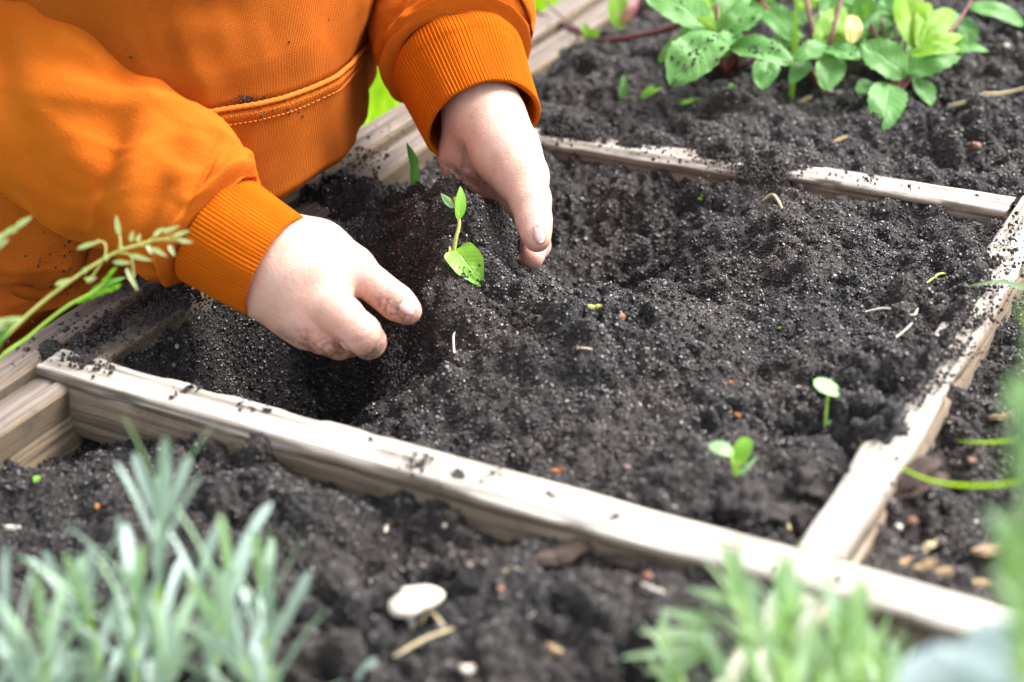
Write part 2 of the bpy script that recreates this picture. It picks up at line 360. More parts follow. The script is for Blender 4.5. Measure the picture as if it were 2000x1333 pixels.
def on_soil(px, py, lift=0.0):
    """Where the sight line through that place of the photograph meets the earth."""
    D = FW + (px - 1000) / FPX * RT - (py - 666.5) / FPX * UP
    for w in np.arange(0.40, 1.3, 0.001):
        p = CAM + D * w
        if p[2] < soil_z(p[0], p[1]): break
    p[2] = soil_z(p[0], p[1]) + lift
    return p
V = np.stack([GX, GY, SOIL], -1).reshape(-1, 3)
FS = grid_faces(len(gx), len(gy))[:, ::-1]
def big_mesh(name, V, F, mat):
    me = bpy.data.meshes.new(name); me.vertices.add(len(V)); me.vertices.foreach_set('co', np.asarray(V, np.float32).ravel())
    me.loops.add(F.size); me.loops.foreach_set('vertex_index', F.astype(np.int32).ravel())
    me.polygons.add(len(F)); me.polygons.foreach_set('loop_start', np.arange(0, F.size, F.shape[1], dtype=np.int32))
    me.polygons.foreach_set('use_smooth', np.ones(len(F), bool)); me.update(calc_edges=True); me.validate()
    if mat: me.materials.append(mat)
    return me
sme = big_mesh('soil', V, FS, M['soil'])
soil = bpy.data.objects.new('soil', sme); col.objects.link(soil); soil['kind'] = 'structure'

ex, ey = np.meshgrid(np.arange(-.018, .955, .008), np.arange(-.615, .665, .008), indexing='ij')
inside = (ex > SX0) & (ex < SX1 - .012) & (ey > SY0 + .012) & (ey < SY1 - .012)
ez = np.where(inside, -.13, -.020 + .007*fbm(ex*40, ey*40, 4., 4))
mesh_obj('soil', np.stack([ex, ey, ez], -1).reshape(-1, 3), grid_faces(*ex.shape)[:, ::-1], M['soil'])['kind'] = 'structure'
def scatter(name, me, density, smin, smax, power, seed, label, cat):
    """Crumbs strewn over the faces of a mesh: one mass nobody could count."""
    g = bpy.data.node_groups.new(name, 'GeometryNodeTree')
    g.interface.new_socket('Geometry', in_out='INPUT', socket_type='NodeSocketGeometry'); g.interface.new_socket('Geometry', in_out='OUTPUT', socket_type='NodeSocketGeometry')
    N = g.nodes.new; L = g.links.new
    gi, go = N('NodeGroupInput'), N('NodeGroupOutput')
    dp = N('GeometryNodeDistributePointsOnFaces'); dp.inputs['Density'].default_value = density; dp.inputs['Seed'].default_value = seed
    ico = N('GeometryNodeMeshIcoSphere'); ico.inputs['Radius'].default_value = 1.0; ico.inputs['Subdivisions'].default_value = 2
    pos = N('GeometryNodeInputPosition'); nz = N('ShaderNodeTexNoise'); nz.inputs['Scale'].default_value = 1.1; L(pos.outputs[0], nz.inputs['Vector'])
    sub = N('ShaderNodeVectorMath'); sub.operation = 'SUBTRACT'; sub.inputs[1].default_value = (.5, .5, .5); L(nz.outputs['Color'], sub.inputs[0])
    scl = N('ShaderNodeVectorMath'); scl.operation = 'SCALE'; scl.inputs['Scale'].default_value = 1.7; L(sub.outputs[0], scl.inputs[0])
    sp = N('GeometryNodeSetPosition'); L(ico.outputs[0], sp.inputs['Geometry']); L(scl.outputs[0], sp.inputs['Offset'])
    sm = N('GeometryNodeSetMaterial'); sm.inputs['Material'].default_value = M['grain']; L(sp.outputs[0], sm.inputs['Geometry'])
    ip = N('GeometryNodeInstanceOnPoints')
    rv = N('FunctionNodeRandomValue'); rv.data_type = 'FLOAT'; rv.inputs[2].default_value = 0; rv.inputs[3].default_value = 1; rv.inputs['Seed'].default_value = seed + 1
    pw = N('ShaderNodeMath'); pw.operation = 'POWER'; pw.inputs[1].default_value = power; L(rv.outputs[1], pw.inputs[0])
    mr = N('ShaderNodeMapRange'); mr.inputs['To Min'].default_value = smin; mr.inputs['To Max'].default_value = smax; L(pw.outputs[0], mr.inputs['Value'])
    rr = N('FunctionNodeRandomValue'); rr.data_type = 'FLOAT_VECTOR'; rr.inputs[0].default_value = (0, 0, 0); rr.inputs[1].default_value = (6.28, 6.28, 6.28)
    rs = N('FunctionNodeRandomValue'); rs.data_type = 'FLOAT_VECTOR'; rs.inputs[0].default_value = (.55, .55, .5); rs.inputs[1].default_value = (1.25, 1.25, 1.1); rs.inputs['Seed'].default_value = 5
    vs = N('ShaderNodeVectorMath'); vs.operation = 'SCALE'; L(rs.outputs[0], vs.inputs[0]); L(mr.outputs[0], vs.inputs['Scale'])
    L(gi.outputs[0], dp.inputs['Mesh']); L(dp.outputs['Points'], ip.inputs['Points']); L(sm.outputs[0], ip.inputs['Instance'])
    L(rr.outputs[0], ip.inputs['Rotation']); L(vs.outputs[0], ip.inputs['Scale']); L(ip.outputs[0], go.inputs[0])
    o = bpy.data.objects.new(name, me); col.objects.link(o)
    md = o.modifiers.new('scatter', 'NODES'); md.node_group = g
    return tag(o, label, cat, None, 'stuff')
scatter('soil_crumbs', sme, 900000, .00018, .00115, 2.8, 3, 'fine dark damp soil crumbs and sand grains covering the bed', 'soil')

# ------------------------------------------------------------------ the raised bed and its planting grid
def plank(name, a, b, width, height, mat, parent, top=0.0, seed=0, wob=.0012, rnd=.0035, n=150):
    """A weathered board from a to b (top centre line, xy), rounded and uneven; UV in metres along the grain."""
    a, b = np.array([*a, top]) if len(a) == 2 else np.asarray(a, float), np.array([*b, top]) if len(b) == 2 else np.asarray(b, float)
    d = b - a; Ln = np.linalg.norm(d); d /= Ln; s = unit(np.cross(d, (0, 0, 1))); u = np.cross(s, d)
    prof = []
    w2 = width / 2
    def arc(cx, cy, a0, k=5):
        for q in range(k):
            t = a0 + math.pi/2 * q / (k-1); prof.append((cx + rnd*math.cos(t), cy + rnd*math.sin(t)))
    def seg(p, q, k):
        for t in range(1, k): prof.append((p[0] + (q[0]-p[0])*t/k, p[1] + (q[1]-p[1])*t/k))
    arc(w2-rnd, -rnd, 0); seg((w2-rnd, 0), (-w2+rnd, 0), 12); arc(-w2+rnd, -rnd, math.pi/2); seg((-w2, -rnd), (-w2, -height+rnd), 12)
    arc(-w2+rnd, -height+rnd, math.pi); arc(w2-rnd, -height+rnd, 1.5*math.pi); seg((w2, -height+rnd), (w2, -rnd), 12)
    prof = np.array(prof); m = len(prof)
    dist = np.r_[0, np.cumsum(np.linalg.norm(np.diff(prof, axis=0), axis=1))]
    t = np.linspace(0, Ln, n)
    T, K = np.meshgrid(t, np.arange(m), indexing='ij')
    ps, pu = prof[K, 0], prof[K, 1]
    nrm = np.stack([ps / w2, np.where(pu > -rnd*1.2, 1.0, 0)], -1)
    gr = .0009 * fbm(T*12, dist[K]*420, seed + .5, 2) + wob * .55 * fbm(T*14, dist[K]*60, seed + 9.5, 3) - .0022*np.clip(fbm(T*7, dist[K]*260, seed + 4.5, 2) - .55, 0, 1)
    edge = -.0030 * np.clip(vnoise(T*60, K*.21, seed + 3.3) - .15, 0, 1) * (np.abs(ps) > w2*.8) * (pu > -.006)
    ps = ps + np.sign(ps) * (gr + edge) * (np.abs(ps) > w2*.9) + wob * vnoise(T*5, 0., seed + 1.1)
    pu = pu + (gr + edge) * (pu > -rnd) + wob * vnoise(T*4, 2., seed + 2.1)
    V = a + T[..., None]*d + ps[..., None]*s + pu[..., None]*u
    uv = np.stack([T + seed, dist[K] + seed*.37], -1).reshape(-1, 2)
    F = [tuple(f) for f in grid_faces(n, m, True)] + [tuple(range(m))[::-1], tuple(range((n-1)*m, n*m))]
    return mesh_obj(name, V.reshape(-1, 3), F, mat, parent, True, uv)

bed = thing('raised_bed', (-.03, .15, LAWN_Z), 'weathered timber raised bed whose grey double side boards run behind the child', 'raised bed')
plank('outer_board', (-.0325, -.62), (-.0325, 1.6), .0212, .17, M['board'], bed, .003, 1, .0016, n=420)
plank('inner_board', (-.0102, -.62), (-.0102, .66), .0196, .15, M['board'], bed, -.0022, 2, .0014, n=300)
plank('end_board', (-.02, .672), (.95, .672), .022, .15, M['board'], bed, .012, 3, .0014)
plank('end_board', (-.02, -.632), (.98, -.632), .022, .17, M['board'], bed, .003, 11, .0014)
plank('side_board', (.970, -.62), (.970, .66), .022, .17, M['board'], bed, .003, 12, .0014)
grid = thing('planting_grid', (.16, .15, -.03), 'grid of pale weathered wooden slats dividing the soil into squares', 'planting grid')
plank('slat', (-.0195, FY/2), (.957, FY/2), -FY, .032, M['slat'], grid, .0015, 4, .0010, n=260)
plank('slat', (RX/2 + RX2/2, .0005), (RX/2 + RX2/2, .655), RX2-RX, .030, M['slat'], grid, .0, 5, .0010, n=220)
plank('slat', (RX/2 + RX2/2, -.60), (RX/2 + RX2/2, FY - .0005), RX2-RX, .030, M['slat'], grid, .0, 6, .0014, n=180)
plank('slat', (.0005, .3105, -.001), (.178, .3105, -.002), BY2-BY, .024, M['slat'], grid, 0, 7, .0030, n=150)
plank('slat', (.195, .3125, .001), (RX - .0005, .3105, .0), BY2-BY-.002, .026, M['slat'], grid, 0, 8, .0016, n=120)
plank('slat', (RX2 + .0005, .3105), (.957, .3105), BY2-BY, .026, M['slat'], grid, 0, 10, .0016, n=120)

# crumbs lying on boards, leaves and cloth
ICO_V = []; _p = (1 + 5**.5) / 2
for a_, b_ in ((-1, _p), (1, _p), (-1, -_p), (1, -_p)): ICO_V.append((a_, b_, 0))
for a_, b_ in ((-1, _p), (1, _p), (-1, -_p), (1, -_p)): ICO_V.append((0, a_, b_))
for a_, b_ in ((_p, -1), (_p, 1), (-_p, -1), (-_p, 1)): ICO_V.append((a_, 0, b_))
ICO_V = np.array(ICO_V) / np.linalg.norm((1, _p))
ICO_F = np.array([(0,11,5),(0,5,1),(0,1,7),(0,7,10),(0,10,11),(1,5,9),(5,11,4),(11,10,2),(10,7,6),(7,1,8),(3,9,4),(3,4,2),(3,2,6),(3,6,8),(3,8,9),(4,9,5),(2,4,11),(6,2,10),(8,6,7),(9,8,1)])
def crumbs(name, items, mat, label, cat, parent=None):
    Vv, Ff = [], []
    for k, (c, r) in enumerate(items):
        q = ICO_V * (0.7 + 0.6 * rng.random((12, 1))) * (0.75 + .5 * rng.random(3)) * r
        Vv.append(q + np.asarray(c)); Ff.append(ICO_F + 12*k)
    o = mesh_obj(name, np.vstack(Vv), np.vstack(Ff), mat, parent, False)
    return tag(o, label, cat, None, 'stuff')
def spots_on(list_, z):
    out = []
    for (px, py, sp, n) in list_:
        c = at(px, py, z)
        for _ in range(n):
            q = c + np.r_[rng.normal(0, sp, 2), 0]; r = .00030 + .00085 * rng.random()**2.5; q[2] = z + r*.4; out.append((q, r))
    return out
board_spots = spots_on([(270,630,.012,260),(190,640,.008,60),(330,590,.009,330),(350,560,.006,160),(230,660,.008,60),(130,650,.009,40),(60,680,.008,30),(380,575,.006,160),(310,605,.006,120),(300,620,.005,90),(710,320,.006,60),(760,260,.008,30),(720,300,.006,60)], .003)
slat_spots = spots_on([(150,700,.004,110),(170,703,.003,70),(200,715,.004,30),(370,762,.003,30),(480,795,.003,18),(520,800,.002,14),(820,910,.003,30),(840,895,.002,12),(810,895,.003,16),(960,925,.002,8),(1090,965,.002,6),(1110,985,.002,4),(1200,1010,.001,6),
  (1515,1108,.001,8),(1628,1130,.001,6),(1000,950,.04,12),(600,830,.04,14),
  (1930,560,.008,120),(1950,520,.006,70),(1960,480,.006,80),(1900,620,.006,180),(1850,680,.007,260),(1800,740,.006,200),(1780,780,.004,90),(1725,860,.003,20),(1975,440,.006,60),(1700,905,.01,12),(1640,1000,.015,12),
  (1130,262,.010,160),(1080,250,.008,120),(1180,270,.006,60),(1250,285,.006,60),(1300,290,.008,60),(1360,300,.006,60),(1420,310,.009,200),(1480,325,.009,260),(1540,340,.006,100),(1700,350,.003,40),(1620,335,.006,20),(1780,360,.004,10)], .0025)
crumbs('board_crumbs', board_spots + slat_spots, M['clod'], 'loose dark soil crumbs lying on the wooden boards and slats', 'soil')

# ------------------------------------------------------------------ the child
def surface_net(f, lo, hi, h):
    """Smooth quad mesh of the zero level of the distance function f."""
    lo = np.asarray(lo, float); n = np.ceil((np.asarray(hi) - lo) / h).astype(int) + 1
    ax = [lo[i] + h * np.arange(n[i]) for i in range(3)]
    q = 5; nc = [len(range(0, n[i] + q, q)) for i in range(3)]                          # coarse look first, then only near the surface
    Xc = np.stack(np.meshgrid(*[lo[i] + h*q*np.arange(nc[i]) for i in range(3)], indexing='ij'), -1)
    Cc = f(Xc.reshape(-1, 3)).reshape(nc)
    near = [np.minimum(np.round(np.arange(n[i]) / q).astype(int), nc[i] - 1) for i in range(3)]
    Vv = Cc[np.ix_(*near)].astype(np.float32)
    todo = np.argwhere(np.abs(Vv) < h*q*1.3)
    for i in range(0, len(todo), 60000):
        t = todo[i:i+60000]; Vv[tuple(t.T)] = f(lo + h*t)
    S = Vv < 0
    cell = np.zeros(n - 1, int)
    for dx in (0, 1):
        for dy in (0, 1):
            for dz in (0, 1): cell += S[dx:n[0]-1+dx, dy:n[1]-1+dy, dz:n[2]-1+dz]
    act = np.argwhere((cell > 0) & (cell < 8)); idx = -np.ones(n - 1, int); idx[tuple(act.T)] = np.arange(len(act))
    acc = np.zeros((len(act), 3)); cnt = np.zeros(len(act))
    cs = [np.array(c) for c in np.ndindex(2, 2, 2)]
    for a in range(8):
        for b in range(a + 1, 8):
            if np.abs(cs[a] - cs[b]).sum() != 1: continue
            va = Vv[tuple((act + cs[a]).T)]; vb = Vv[tuple((act + cs[b]).T)]; m = (va < 0) != (vb < 0)
            t = np.where(m, va / np.where(m, va - vb, 1), 0)
            acc += np.where(m[:, None], cs[a] + t[:, None] * (cs[b] - cs[a]), 0); cnt += m
    P = lo + h * (act + acc / cnt[:, None])
    F = []
    for d in range(3):
        e = [0, 0, 0]; e[d] = 1; u, v = (d + 1) % 3, (d + 2) % 3
        A = S[tuple(slice(0, n[i] - e[i]) for i in range(3))]; B = S[tuple(slice(e[i], n[i]) for i in range(3))]
        q = np.argwhere(A != B); q = q[(q[:, u] > 0) & (q[:, v] > 0) & (q[:, u] < n[u]-1) & (q[:, v] < n[v]-1)]
        ins = A[tuple(q.T)]
        def I(du, dv):
            w = q.copy(); w[:, u] += du; w[:, v] += dv; return idx[tuple(w.T)]
        Q = np.stack([I(-1, -1), I(0, -1), I(0, 0), I(-1, 0)], 1)
        Q[~ins] = Q[~ins][:, ::-1]; F.append(Q)
    F = np.vstack(F); return P, F[(F >= 0).all(1)]
def cone(p, a, b, ra, rb):
    ab = b - a; t = np.clip(((p - a) @ ab) / (ab @ ab), 0, 1)
    return np.linalg.norm(p - (a + t[..., None] * ab), axis=-1) - (ra + (rb - ra) * t)
def smin(a, b, k):
    h = np.clip(0.5 + 0.5 * (b - a) / k, 0, 1); return b + (a - b) * h - k * h * (1 - h)
def pw(px, py, w, r): return (atw(px, py, w), r * w / FPX)
def chain(*pts): return [pw(*p) for p in pts]
def chain_d(p, ch, k=.004):
    d = None
    for (a, ra), (b, rb) in zip(ch[:-1], ch[1:]):
        c = cone(p, a, b, ra, rb); d = c if d is None else smin(d, c, k)
    return d
def hand_sdf(palm, digits, creases, kd=.0016, kp=.0075):
    def f(p):
        d = None
        for ch in palm:
            c = chain_d(p, ch, .008); d = c if d is None else smin(d, c, .010)
        g = None
        for ch in digits:
            c = chain_d(p, ch, .004); g = c if g is None else smin(g, c, kd)
        d = smin(d, g, kp)
        for (c, n, amp, sig, rad) in creases:
            q = p - c; s = q @ n
            d = d + amp * np.exp(-(s / sig)**2) * np.exp(-np.maximum(np.linalg.norm(q, axis=-1) - rad, 0)**2 / .003**2)
        return d
    return f
# the child's right hand, near the front slat: thumb on top, fingers curling down into the hole
R_palm = [chain((400, 445, .725, 70), (500, 505, .718, 84), (560, 530, .712, 92)), chain((560, 530, .712, 92), (612, 560, .709, 74), (622, 590, .706, 58)),
          chain((545, 555, .712, 74), (600, 612, .708, 58), (632, 640, .704, 42)), chain((560, 480, .722, 58), (625, 500, .722, 60), (668, 525, .718, 46))]
R_thumb = chain((618, 488, .722, 56), (688, 524, .716, 42), (736, 561, .713, 32), (760, 580, .711, 31), (778, 594, .709, 31.5), (797, 608, .708, 27))
R_index = chain((622, 587, .703, 46), (666, 619, .693, 41), (705, 654, .689, 38), (720, 668, .697, 31), (722, 668, .708, 28))
R_mid = chain((588, 622, .702, 42), (640, 662, .697, 29), (663, 674, .703, 26), (684, 676, .716, 23))
R_ring = chain((556, 612, .708, 38), (598, 652, .707, 26), (626, 666, .715, 23), (650, 666, .728, 21))
R_pink = chain((540, 580, .722, 40), (590, 628, .726, 31), (622, 640, .738, 27), (640, 632, .748, 24))
def crease(px, py, w, dx, dy, amp, sig, rad):
    return (atw(px, py, w), unit(dx * RT - dy * UP), amp, sig, rad)
R_cr = [crease(678, 676, .690, .7, -.7, .0014, .0010, .003), crease(752, 566, .700, .78, .62, .00035, .0007, .005), crease(760, 572, .70, .78, .62, .0003, .0006, .005), crease(680, 622, .68, .75, .65, .0003, .0010, .006)]
Rf = hand_sdf(R_palm, [R_thumb, R_index, R_mid, R_ring, R_pink], R_cr, .0008, .0034)
# the child's left hand, cupped round the heap: thumb in front, fingers behind the earth
L_palm = [chain((880, 80, 0.819, 70), (940, 205, 0.796, 66), (958, 245, 0.788, 66)), chain((958, 240, 0.786, 64), (990, 300, 0.777, 60), (1015, 345, 0.769, 50)),
          chain((915, 255, 0.802, 48), (905, 300, 0.806, 43), (905, 350, 0.810, 40)), chain((950, 290, 0.804, 58), (985, 350, 0.808, 52), (1000, 380, 0.806, 44))]
L_thumb = chain((985, 290, 0.774, 58), (1020, 348, 0.764, 48), (1036, 392, 0.756, 38.5), (1043, 432, 0.750, 33), (1047, 458, 0.746, 27), (1050, 470, 0.745, 22))
L_index = chain((1005, 370, 0.804, 40), (1040, 430, 0.802, 31), (1046, 480, 0.784, 27), (1041, 505, 0.768, 21))
L_mid = chain((975, 375, 0.812, 38), (1005, 440, 0.810, 30), (1015, 490, 0.796, 26), (1010, 520, 0.780, 22))
L_ring = chain((940, 370, 0.816, 36), (955, 440, 0.816, 29), (965, 490, 0.804, 25), (965, 520, 0.790, 21))
L_pink = chain((908, 350, 0.816, 33), (905, 400, 0.820, 26), (910, 445, 0.812, 22), (915, 470, 0.800, 19))
L_cr = [crease(1050, 405, .735, .1, 1, .0003, .0008, .006), crease(985, 372, .80, .45, -.8, .0012, .0013, .006), crease(914, 290, .790, 1, .06, .0022, .0028, .010), crease(903, 345, .80, .6, -.9, .0010, .0014, .008)]
Lf = hand_sdf(L_palm, [L_thumb, L_index, L_mid, L_ring, L_pink], L_cr, .0010, .0060)
def bounds(chs, pad=.006):
    A = np.array([c[0] for ch in chs for c in ch]); r = max(c[1] for ch in chs for c in ch) + pad; return A.min(0) - r, A.max(0) + r
def body_sdf(p):
    T = [((-.135, .11, -.13), (-.125, .135, .0), .065, .07), ((-.125, .135, .0), (-.100, .155, .20), .072, .068), ((-.100, .155, .20), (-.10, .155, .36), .062, .032)]
    d = None
    for a, b, ra, rb in T:
        c = cone(p, np.array(a), np.array(b), ra, rb); d = c if d is None else smin(d, c, .03)
    for ch in (ARM_R, ARM_L):
        d = smin(d, chain_d(p, ch, .01), .02)
    return d
ARM_R = [(np.array((-.12, .15, .20)), .034), (atw(0, -150, .770), .028), (atw(15, 10, .750), .027), (atw(85, 160, .738), .026), (atw(290, 345, .725), .023), (atw(420, 455, .718), .018)]
ARM_L = [(np.array((-.11, .225, .24)), .034), (np.array((-.075, .275, .19)), .028), (np.array((-.035, .285, .135)), .026), (atw(862, 0, .838), .023), (atw(890, 110, .816), .0175)]
Vr, Fr = surface_net(Rf, *bounds(R_palm + [R_thumb, R_index, R_mid, R_ring, R_pink]), .00085)
Vl, Fl = surface_net(Lf, *bounds(L_palm + [L_thumb, L_index, L_mid, L_ring, L_pink]), .00085)
Vb, Fb = surface_net(body_sdf, (-.25, -.1, -.24), (.12, .36, .42), .008)
BV = np.vstack([Vr, Vl, Vb]); BF = np.vstack([Fr, Fl + len(Vr), Fb + len(Vr) + len(Vl)])
person = thing('person', (-.13, .12, LAWN_Z), 'child in an orange hooded sweatshirt scooping up soil with both hands', 'person')
body = mesh_obj('body', BV, BF, M['skin'], person)
tint = np.zeros((len(BV), 4)); tint[:, 3] = 1
def spot(c, s, ch, amt): tint[:, ch] += amt * np.exp(-((BV - c)**2).sum(1) / s**2)
for ch in (R_thumb, R_index, R_mid, R_ring, L_thumb, L_index, L_mid): spot(ch[-1][0], .008, 0, .55)
for ch in (R_index, R_mid): spot(ch[1][0], .011, 0, .30); spot(ch[2][0], .009, 0, .25)
spot(atw(985, 370, .79), .012, 0, .45); spot(atw(1000, 380, .78), .008, 0, .3); spot(atw(920, 300, .81), .014, 0, .3); spot(atw(938, 282, .78), .003, 0, .5)
spot(atw(935, 278, .775), .0028, 0, .35); spot(atw(600, 640, .69), .02, 0, .2); spot(atw(895, 300, .80), .02, 0, .25)
spot(atw(770, 603, .698), .0075, 1, 1.0); spot(atw(740, 598, .70), .006, 1, .8); spot(atw(745, 672, .69), .006, 1, .9); spot(atw(700, 600, .71), .005, 1, .5); spot(atw(1030, 500, .78), .005, 1, .7)
spot(atw(870, 345, .815), .008, 1, .6); spot(atw(930, 350, .80), .007, 1, .5); spot(atw(985, 375, .79), .006, 1, .5)
def nail(f, c, along, face, ln, wd):
    """A nail plate pressed onto the fingertip at c: along points to the tip, face outwards."""
    along = unit(along); face = unit(face - along * (np.dot(face, along))); side = np.cross(face, along)
    nu, nv = 11, 11; F = grid_faces(nu, nv)
    T, Sg = np.meshgrid(np.linspace(-1, 1, nu), np.linspace(-1, 1, nv), indexing='ij')
    w = wd * (1 - np.abs(T)**3.0 * np.where(T > 0, .45, .35))
    q = (c + along*(ln*T)[..., None] + side*(w*Sg)[..., None] + face*.004).reshape(-1, 3)
    for _ in range(14):
        d0 = f(q); g = np.stack([f(q + e) - d0 for e in np.eye(3)*2e-4], -1); g /= np.linalg.norm(g, axis=1)[:, None] + 1e-9
        q = q - g * d0[:, None] * .8
    lift = (.00055 - .0005*np.abs(Sg)**4 - .0007*(T < -.95) + .0004*np.clip(T - .8, 0, 1)/.2).ravel()
    V = q + g * lift[:, None]
    rim = V.reshape(nu, nv, 3); rim = np.vstack([rim[0], rim[-1], rim[:, 0], rim[:, -1]])
    for p in rim: spot(p, .00085, 1, .55)
    return mesh_obj('fingernail', V, F, M['nail'], body)
nail(lambda q: chain_d(q, R_thumb), atw(801, 609, .697), unit(.80*RT - .60*UP), -FW*.80 + RT*.42 + UP*.06, .0054, .0058)
nail(lambda q: chain_d(q, L_thumb), atw(1056, 463, .735), unit(.40*RT - UP), RT*.18 - FW*.95 + UP*.25, .0056, .0052)

for (x, y, w, r) in [(725, 690, .69, .006), (690, 690, .69, .005), (655, 690, .695, .005), (748, 655, .69, .006), (720, 610, .70, .006), (700, 588, .70, .004), (810, 628, .70, .005), (620, 672, .70, .006), (1020, 470, .75, .005), (1012, 430, .755, .004), (1030, 488, .75, .004), (965, 362, .79, .006), (900, 345, .80, .006), (1060, 486, .745, .003), (560, 648, .70, .006), (700, 655, .675, .007), (640, 680, .69, .006), (735, 640, .69, .006), (780, 622, .70, .005), (600, 660, .695, .006), (880, 350, .80, .007), (940, 345, .79, .005), (1008, 405, .76, .005), (1045, 505, .775, .004)]:
    spot(atw(x, y, w), r, 1, .8)
ca = body.data.color_attributes.new('tint', 'FLOAT_COLOR', 'POINT'); ca.data.foreach_set('color', np.clip(tint, 0, 1).ravel())
# --- the sweatshirt
hood = None
def sweep(name, stations, radial, nu, nth, mat, parent, ref, vscale=None, theta_range=None):
    """Cloth tube through stations (point, radius); radial(u01, theta, arc) adds to the radius."""
    Pp = np.array([np.r_[s[0], s[1]] for s in stations]); S = spline(Pp, nu); C = S[:, :3]; r = S[:, 3]
    T, A, B = frames(C, ref)
    th = np.linspace(0, 2*np.pi, nth, endpoint=False) + np.pi; arc = np.r_[0, np.cumsum(np.linalg.norm(np.diff(C, axis=0), axis=1))]
    U, TH = np.meshgrid(np.linspace(0, 1, nu), th, indexing='ij'); AR = arc[:, None] + 0*TH
    R = r[:, None] + radial(U, TH, AR)
    V = C[:, None] + R[..., None] * (np.cos(TH)[..., None]*A[:, None] + np.sin(TH)[..., None]*B[:, None])
    uv = np.stack([AR, TH * np.mean(r)], -1).reshape(-1, 2)
    return mesh_obj(name, V.reshape(-1, 3), grid_faces(nu, nth, True), mat, parent, True, uv)
def g2(U, TH, u0, t0, su, st, skew=0.0):
    dt = (TH - t0 + np.pi) % (2*np.pi) - np.pi
    return np.exp(-((U - u0 - skew*dt) / su)**2 - (dt / st)**2)
# torso: rings of (z, centre x, centre y, half depth, half width)
TOR = [(-.16, -.150, .080, .088, .150), (-.06, -.148, .085, .088, .152), (-.015, -.142, .093, .088, .150), (.006, -.130, .122, .104, .130), (.016, -.119, .138, .118, .120), (.03, -.110, .147, .120, .113),
       (.06, -.103, .152, .115, .108), (.10, -.092, .156, .108, .105), (.16, -.085, .156, .100, .102), (.24, -.092, .150, .092, .100), (.32, -.10, .15, .06, .07)]
def torso_pt(z, th, off=0.0):
    zz = np.array([t[0] for t in TOR]); Z = np.asarray(z, float)
    cx, cy, a, b = (np.interp(Z, zz, [t[k] for t in TOR]) for k in (1, 2, 3, 4))
    f = .0030*fbm(np.cos(th)*2.4 + 3, np.sin(th)*2.4, Z*16, 3) + .0016*vnoise(th*7 + Z*20, Z*26, 4.)
    e = 2/2.35
    c, s = np.cos(th), np.sin(th)
    x = np.sign(c)*np.abs(c)**e; y = np.sign(s)*np.abs(s)**e
    return np.stack([cx + (a + off + f)*x, cy + (b + off + f)*y, Z + 0*th], -1)
nt_ = 420
zl = np.r_[np.linspace(-.16, -.03, 25), np.linspace(-.028, .14, 110), np.linspace(.145, .32, 35)]
ZT, TT = np.meshgrid(zl, np.linspace(-np.pi, np.pi, nt_, endpoint=False), indexing='ij')
# seam where the rib band begins, bulge above, pinch below
def seam_z(th): return .0795 - .0135*np.sin(th + .2)
def hem_z(th): return .004 + .006*np.sin(np.clip(th, -1.6, 1.6))
dz = ZT - seam_z(TT); hz = ZT - hem_z(TT); deg = np.degrees(TT)
off = -.0022*np.exp(-(dz/.0016)**2) + .0016*np.exp(-((dz + .004)/.003)**2) + .0020*smooth(.0, .02, dz)
off = off - .0045*np.exp(-((hz - .0125)/.0024)**2) + .0014*np.exp(-((hz - .005)/.005)**2) - .007*smooth(.0008, -.0008, hz)          # fold above the hem, the hem, the layer under it
off = off + .0050*smooth(41, 37.5, deg)*smooth(-150, -140, deg)*smooth(.016, .022, hz) + .024*np.exp(-((deg - 57)/14)**2)*smooth(.018, .042, ZT)
off = off + .0024*np.sin(TT*9 + 6*vnoise(TT*2, ZT*18, 3.))*smooth(.02, .06, dz)*smooth(.2, .1, ZT)*.6 - .004*np.exp(-((deg + 12 - ZT*160)/5)**2)*smooth(.0, .03, dz)
V = torso_pt(ZT, TT, off)
hoodie = mesh_obj('hoodie', V.reshape(-1, 3), grid_faces(len(zl), nt_, True), M['knit'], person, True, np.stack([ZT, TT*.125], -1).reshape(-1, 2))
# a piped seam with rows of stitches
def panel(th): d = np.degrees(th); return .0050*smooth(41, 37.5, d)*smooth(-150, -140, d) + .024*np.exp(-((d - 57)/14)**2)
for (t0, t1) in ((-2.2, .655), (.73, 1.75)):
    th = np.linspace(t0, t1, 220); C = torso_pt(seam_z(th), th, .0006 + panel(th)); Vt, Ft, uvt = tube(C, .0013 + .0002*np.sin(th*300), 7); mesh_obj('seam', Vt, Ft, M['thread'], hoodie, True, uvt)
for row in (.0035, .0075):
    Vs, Fs = [], []
    for k in range(118):
        a = -2.15 + k*.0235; aa = np.array([a, a + .0065, a + .013])
        p = torso_pt(seam_z(aa) - row, aa, panel(aa) + np.array([.0006, .0016, .0006]))
        v_, f_, _ = tube(p, .00034, 5)
        Fs += [tuple(i + len(Vs) for i in q) for q in f_]; Vs += list(v_)
    mesh_obj('stitching', Vs, Fs, M['thread'], hoodie)
